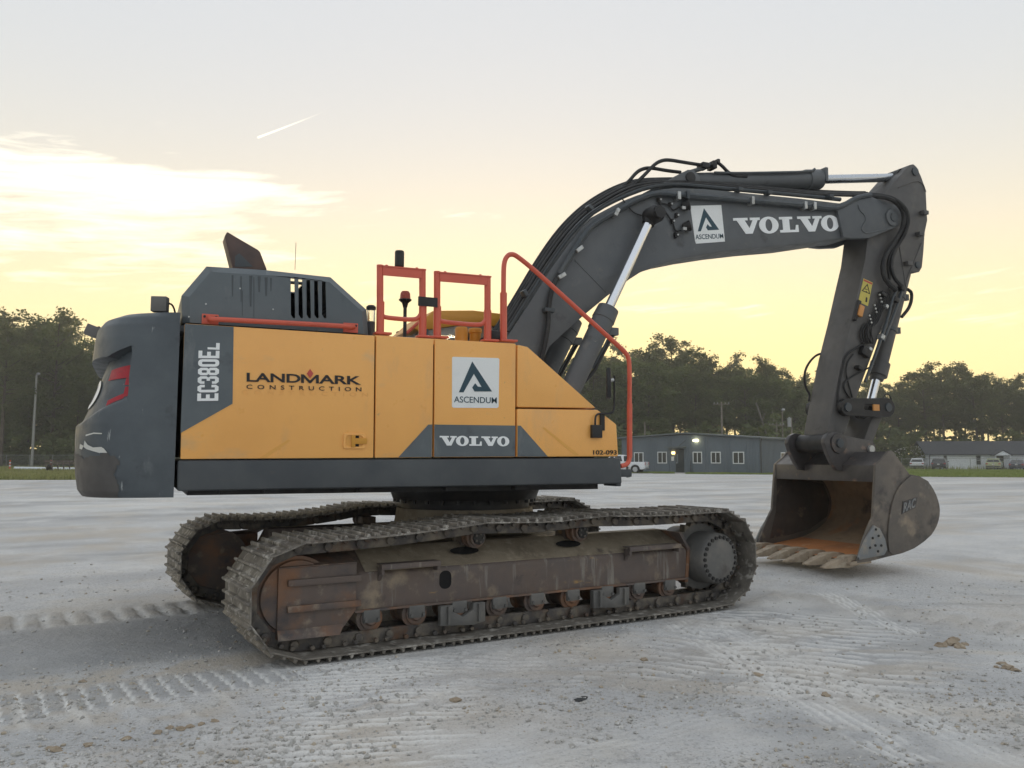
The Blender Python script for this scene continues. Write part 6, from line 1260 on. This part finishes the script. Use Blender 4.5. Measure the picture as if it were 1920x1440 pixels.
for a in (p0+.1, p1-.1): mb = MB(); mb.cyl(hp_(a, 0, 1.5), hp_(a, pz-.06, 1.5), .06, n=8); hchild(mb.build('porch_post', 'white_wall', house))
mb = MB(); mb.tube([hp_(.12, EV, .4), hp_(.12, EV-.3, .08), hp_(.12, 0, .08)], .05, 6); hchild(mb.build('downpipe', 'black_steel', house))
# ================================================================== vehicles
mat('car_white', (.72, .74, .76), .25, coat=.6); mat('car_dark', (.045, .05, .056), .25, coat=.6); mat('car_olive', (.40, .43, .22), .3, coat=.6); mat('car_navy', (.05, .06, .085), .25, coat=.6)
mat('car_glass', (.015, .02, .022), .06, spec=.8); mat('tyre', (.018, .018, .018), .85); mat('rim', (.42, .43, .44), .35, metal=.7); mat('tail_red', (.38, .02, .02), .3); mat('plate_white', (.7, .7, .66), .5); mat('trim_black', (.02, .02, .022), .6)
def vehicle(name, label, cat, p, rz, kind, paint, group=None):
    t = thing(name, label, cat, p, group, rz)
    if kind == 'pickup':
        L_, Wd, zb_ = 5.7, 1.98, .42; lower = [(-2.85, .55), (-2.85, 1.13), (-2.80, 1.18), (-.72, 1.18), (-.70, 1.16), (1.15, 1.14), (2.55, 1.08), (2.82, .95), (2.85, .50), (2.5, .42), (-2.6, .42)]
        cabp = [(-.68, 1.15), (-.60, 1.80), (-.45, 1.90), (.55, 1.90), (.72, 1.86), (1.45, 1.14)]; wheels = (-1.85, 1.75); R_ = .42
    elif kind == 'suv':
        L_, Wd, zb_ = 4.6, 1.86, .35; lower = [(-2.28, .50), (-2.30, .95), (-2.22, 1.05), (1.0, 1.04), (2.0, .96), (2.28, .80), (2.3, .45), (2.1, .32), (-2.1, .32)]
        cabp = [(-2.20, 1.04), (-2.02, 1.48), (-1.75, 1.64), (.0, 1.66), (.35, 1.60), (1.20, 1.03)]; wheels = (-1.38, 1.38); R_ = .36
    else:
        L_, Wd, zb_ = 4.8, 1.84, .3; lower = [(-2.38, .45), (-2.4, .90), (-2.25, .98), (1.0, .92), (2.0, .84), (2.36, .72), (2.4, .40), (2.1, .28), (-2.2, .28)]
        cabp = [(-1.95, .97), (-1.15, 1.38), (-.9, 1.43), (.15, 1.43), (.40, 1.38), (1.25, .91)]; wheels = (-1.45, 1.45); R_ = .34
    # lower body with wheel arches cut out
    def arch(poly):
        out = []
        for q in poly: out.append(q)
        bot = [q for q in poly if q[1] < .56 and q[1] <= min(p_[1] for p_ in poly)+.02]; return out
    top = [q for q in lower]; y_ = min(q[1] for q in lower); pts = [q for q in lower if q[1] > y_+.001]; lo = []
    for wx in sorted(wheels, reverse=True):
        for k in range(9): a = math.pi*k/8; lo.append((wx+(R_+.07)*math.cos(a), max(y_, R_+(R_+.07)*math.sin(a))))
    fr_ = [q for q in lower if abs(q[1]-y_) < .001]; poly = pts+[fr_[0]]+lo+[fr_[1]]
    mb = MB(); mb.prism(poly, -Wd/2, Wd/2); body = mb.build('body', paint, t, bev=.05)
    # greenhouse: glass block narrowing upwards, painted roof and posts
    zl_, zh = cabp[0][1], max(q[1] for q in cabp)
    ins = lambda z: Wd/2-.05-.20*(z-zl_)/(zh-zl_)
    mb = MB(); mb.hull2([V3((x, -ins(z), z)) for x, z in cabp], [V3((x, ins(z), z)) for x, z in cabp]); cabn = mb.build('cabin', paint, t, bev=.04)
    def side_glass(xa, xb):
        for sg in (-1, 1):
            q = []
            for x, z in ((xa, zl_+.08), (xb, zl_+.08), (xb, zh-.12), (xa, zh-.12)): 
                lo_x = np.interp(z, [zl_, zh], [cabp[0][0], cabp[1][0]+.15])+.14; hi_x = np.interp(z, [zl_, zh], [cabp[-1][0], cabp[-2][0]-.1])-.10; q.append(V3((min(max(x, lo_x), hi_x), sg*(ins(z)+.004), z)))
            mb = MB(); mb.hull2(q, [v+V3((0, sg*.012, 0)) for v in q]); mb.build('side_window', 'car_glass', t)
    side_glass(-3, -.42 if kind != 'pickup' else .30); side_glass(-.32 if kind != 'pickup' else .40, 3)
    a, b = cabp[0], cabp[1]; dn = V3((-(b[1]-a[1]), 0, b[0]-a[0])).normalized()*.014
    def glass(a, b, f0, f1, name):
        A = V3((a[0]+(b[0]-a[0])*f0, 0, a[1]+(b[1]-a[1])*f0)); B = V3((a[0]+(b[0]-a[0])*f1, 0, a[1]+(b[1]-a[1])*f1)); n_ = V3((-(B.z-A.z), 0, B.x-A.x)).normalized(); n_ = n_ if (n_.z > 0 or True) else n_
        if n_.dot(V3(((a[0]+b[0])/2, 0, .5))) < 0: n_ = -n_
        q = [A+V3((0, -ins(A.z)+.10, 0)), A+V3((0, ins(A.z)-.10, 0)), B+V3((0, ins(B.z)-.10, 0)), B+V3((0, -ins(B.z)+.10, 0))]; mb = MB(); mb.hull2([v+n_*.003 for v in q], [v+n_*.02 for v in q]); mb.build(name, 'car_glass', t)
    glass(cabp[0], cabp[1], .12, .95, 'rear_window'); glass(cabp[-1], cabp[-2], .1, .92, 'windscreen')
    xr = min(q[0] for q in lower)
    for sg in (-1, 1):
        mb = MB(); zt2 = 1.10 if kind == 'pickup' else .98 if kind == 'suv' else .88; mb.box((xr+.02, sg*(Wd/2-.16), zt2-.10), (.10, .26 if kind != 'pickup' else .16, .16 if kind != 'pickup' else .30)); mb.build('tail_light', 'tail_red', t, bev=.02)
        mb = MB(); mb.box((-xr-.06, sg*(Wd/2-.25), .75), (.12, .36, .14)); mb.build('headlight', 'glass_clear', t, bev=.02)
        mb = MB(); mb.box((cabp[-1][0]-.35, sg*(Wd/2+.08), zl_+.10), (.12, .18, .14)); mb.build('mirror', paint, t, bev=.03)
        for wx in wheels:
            mb = MB(); mb.lathe((wx, sg*(Wd/2-.24), R_), (0, sg, 0), [(0, R_-.06), (.02, R_), (.21, R_), (.23, R_-.05)], 24); w = mb.build('wheel', 'tyre', t); mb = MB(); mb.lathe((wx, sg*(Wd/2-.02), R_), (0, sg, 0), [(0, R_*.64), (.015, R_*.62), (.018, R_*.2)], 12); mb.build('rim', 'rim', w)
    mb = MB(); mb.box((xr-.02, 0, .50), (.10, Wd-.1, .16)); mb.build('bumper', 'trim_black' if kind != 'pickup' else 'rim', t, bev=.03)
    mb = MB(); mb.box((xr-.02, 0, .78), (.03, .32, .16)); mb.build('number_plate', 'plate_white', t)
    if kind == 'pickup':
        mb = MB(); mb.box((-1.78, 0, 1.181), (1.9, Wd-.35, .01)); mb.build('load_bed', 'trim_black', t)
    return t
face = math.atan2(math.cos(YAW), math.sin(YAW))    # looking away from the camera
vehicle('pickup_truck', 'white pickup truck seen from behind, parked by the grey building', 'truck', BP(1162, 86), face+math.radians(68), 'pickup', 'car_white')
vehicle('parked_car', 'white SUV parked left of the white house', 'car', BP(1722, 121), face+math.radians(-32), 'suv', 'car_white', 'cars parked by the white house')
vehicle('parked_car', 'dark grey SUV parked at the left end of the white house', 'car', BP(1762, 119), face+math.radians(-32), 'suv', 'car_dark', 'cars parked by the white house')
vehicle('parked_car', 'olive SUV parked before the house porch', 'car', BP(1864, 118), face+math.radians(-34), 'suv', 'car_olive', 'cars parked by the white house')
vehicle('parked_car', 'dark blue car parked right of the porch at the picture edge', 'car', BP(1908, 117), face+math.radians(-36), 'sedan', 'car_navy', 'cars parked by the white house')
# ================================================================== fences, grass, odds and ends
mat('galv', (.26, .27, .27), .5, metal=.5)
def fence(a, b, H, name, label, step=3.0):
    t = thing(name, label, 'fence', a); d = b-a; L_ = d.length; u = d/L_; n_ = int(L_/step)
    pm = None
    for k in range(n_+1):
        if pm is None: mb = MB(); mb.cyl((0, 0, -.1), (0, 0, H), .035, n=6); o = mb.build('post', 'galv', t); pm = o.data
        else: o = bpy.data.objects.new('post', pm); col.objects.link(o); o.parent = t
        o.location = u*(k*step)
    mb = MB(); mb.cyl((0, 0, H), u*L_+V3((0, 0, H)), .022, n=6); mb.build('top_rail', 'galv', t)
    VS = []; FS = []; w = .004
    for s in np.arange(-H, L_, .16):
        for sg in (1, -1):
            x0 = max(0, s); x1 = min(L_, s+H)
            z0, z1 = ((x0-s), (x1-s)) if sg > 0 else (H-(x0-s), H-(x1-s)); p, q = u*x0+V3((0, 0, z0)), u*x1+V3((0, 0, z1)); k = len(VS); VS += [p, p+V3((0, 0, .012)), q+V3((0, 0, .012)), q]; FS.append((k, k+1, k+2, k+3))
    me = fast_mesh('wire_mesh', np.array([v[:] for v in VS]), np.array(FS)); link_me(me, 'wire_mesh', 'galv', t); return t
fence(BP(-160, 108), BP(330, 108), 1.8, 'chain_fence', 'chain link fence below the left wood')
fence(BP(1690, 113), BP(2050, 111), 1.6, 'chain_fence', 'chain link fence in front of the parked cars and white house')
# grass strips: sheet of soil with blades
mat('grass_soil', (.21, .25, .09), .95, layers=[((.20, .20, .10), .8, .45, .7, 5)])
mat('grass_blade', (.24, .31, .085), .8, layers=[((.33, .36, .12), .25, .45, .65, 4), ((.17, .23, .06), .6, .5, .7, 3)], trans=((.25, .30, .08), .35))
mat('grass_dry', (.31, .32, .13), .8, layers=[((.42, .39, .20), .3, .45, .65, 4), ((.16, .20, .06), .5, .5, .7, 3)], trans=((.3, .3, .1), .35))
def grass(corners, n, h, name, label, m, seed):
    c = [np.array(p[:2]) for p in corners]; mb = MB(); mb.add([(p[0], p[1], .008) for p in corners], [(0, 1, 2, 3)]); o = mb.build('grass_bed', 'grass_soil', None); o['kind'] = 'structure'
    rng = np.random.default_rng(seed); u = rng.random((n, 1)); v = rng.random((n, 1)); P_ = (c[0]*(1-u)+c[1]*u)*(1-v)+(c[3]*(1-u)+c[2]*u)*v
    edge = (fbm(P_[:, 0]*.5, P_[:, 1]*.5, 3, seed)-.5)*2.2; P_[:, 1] += edge*(1-v[:, 0])
    hh = h*(.5+.8*rng.random(n))*(.6+.9*fbm(P_[:, 0]*.3, P_[:, 1]*.3, 3, seed+3)); a = rng.uniform(0, 6.28, n); w = .05+.05*rng.random(n); dx = np.cos(a)*w; dy = np.sin(a)*w; lx = rng.normal(size=n)*.10; ly = rng.normal(size=n)*.10
    V = np.stack([np.stack([P_[:, 0]-dx, P_[:, 1]-dy, 0*hh], 1), np.stack([P_[:, 0]+dx, P_[:, 1]+dy, 0*hh], 1), np.stack([P_[:, 0]+lx, P_[:, 1]+ly, hh], 1)], 1).reshape(-1, 3)
    me = fast_mesh(name, V, np.arange(3*n).reshape(-1, 3)); o = link_me(me, name, m, None, 180, 'stuff'); o['label'] = label; o['category'] = 'grass'
grass([BP(-150, 56), BP(380, 58), BP(380, 109), BP(-150, 109)], 60000, .34, 'grass', 'rough dry grass strip below the left wood', 'grass_dry', 5)
grass([BP(1655, 73), BP(2050, 69), BP(2050, 112), BP(1655, 113)], 60000, .16, 'grass', 'mown green grass strip before the white house', 'grass_blade', 6)
grass([BP(1120, 84), BP(1262, 84.5), BP(1262, 88), BP(1120, 91)], 9000, .15, 'grass', 'thin grass along the foot of the grey building left of its door', 'grass_blade', 7)
grass([BP(1290, 82.5), BP(1500, 80), BP(1500, 84), BP(1290, 86)], 9000, .13, 'grass', 'thin grass along the foot of the grey building right of its door', 'grass_blade', 8)
grass([BP(-200, 109), BP(2100, 118), BP(2100, 240), BP(-200, 240)], 60000, .5, 'undergrowth', 'dark undergrowth on the floor of the wood', 'grass_dry', 9)
# marker posts, long white pipe and the implement left of the counterweight
mat('marker_orange', (.62, .10, .03), .5); mat('pipe_white', (.66, .70, .74), .45)
def marker(px, D, label):
    t = thing('marker_post', label, 'marker', BP(px, D)); mb = MB(); mb.lathe((0, 0, 0), (0, 0, 1), [(0, .20), (.06, .20), (.08, .06)], 10); mb.build('foot', 'black_rubber', t); mb = MB(); mb.cyl((0, 0, .07), (0, 0, 1.25), .085, .06, n=10); mb.build('tube', 'marker_orange', t)
    for z in (.6, .9): mb = MB(); mb.cyl((0, 0, z), (0, 0, z+.14), .083, .08, n=10); mb.build('band', 'pipe_white', t)
marker(20, 84, 'orange marker post farthest left before the fence'); marker(97, 84, 'orange and white marker post at the end of the white pipe')
a, b = BP(30, 86), BP(150, 84); mb = MB(); mb.cyl(a+V3((0, 0, .35)), b+V3((0, 0, .30)), .20, n=14); t = thing('storm_pipe', 'long white pipe lying on blocks before the left fence', 'pipe', a); o = mb.build('tube', 'pipe_white', t); o.matrix_parent_inverse = Matrix.Translation(a).inverted()
for k in (.1, .5, .9): q = a.lerp(b, k); mb = MB(); mb.box(q+V3((0, 0, .07)), (.3, .6, .16)); o = mb.build('block', 'pole_wood', t); o.matrix_parent_inverse = Matrix.Translation(a).inverted()
c = BP(126, 80); t = thing('harrow', 'dark rusty farm implement standing beside the counterweight on the left', 'implement', c, None, -.35)
mb = MB(); mb.box((0, 0, 1.15), (4.2, .14, .14)); mb.build('beam', 'frame_rust', t); mb = MB(); mb.box((0, .8, .95), (4.2, .12, .12)); mb.build('beam', 'frame_rust', t)
for k in range(8):
    x = -1.9+k*.54; mb = MB(); mb.tube([(x, 0, 1.1), (x, -.1, .7), (x, .12, .45)], .05, 6, 1); mb.build('shank', 'frame_rust', t); mb = MB(); mb.lathe((x, .12, .42), (.9, .35, 0), [(0, .36), (.03, .36)], 16); mb.build('disc', 'link_steel', t)
for x in (-2.0, 1.4):
    mb = MB(); mb.lathe((x, .7, .42), (1, 0, 0), [(0, .36), (.03, .42), (.2, .42), (.23, .36)], 18); mb.build('wheel', 'tyre', t); mb = MB(); mb.tube([(x+.1, .7, .42), (x+.1, .75, .95)], .05, 6); mb.build('wheel_leg', 'frame_rust', t)
# ================================================================== thin morning haze over the whole place
hm = bpy.data.materials.new('haze_mat'); hm.use_nodes = True; N = hm.node_tree.nodes; N.clear(); ho_ = N.new('ShaderNodeOutputMaterial'); pv = N.new('ShaderNodeVolumePrincipled')
pv.inputs['Color'].default_value = (.92, .90, .84, 1); pv.inputs['Density'].default_value = HAZE_D; pv.inputs['Anisotropy'].default_value = .35; hm.node_tree.links.new(pv.outputs[0], ho_.inputs['Volume'])
x0_, x1_, y0_, y1_ = gx[0]-5, gx[-1]+5, gy[0]-5, gy[-1]+5
mb = MB(); mb.box(((x0_+x1_)/2, (y0_+y1_)/2, 14.), (x1_-x0_, y1_-y0_, 30.)); hz_o = mb.build('haze', hm, None); hz_o['kind'] = 'stuff'; hz_o['label'] = 'thin pale morning haze over the yard and woods'; hz_o['category'] = 'haze'
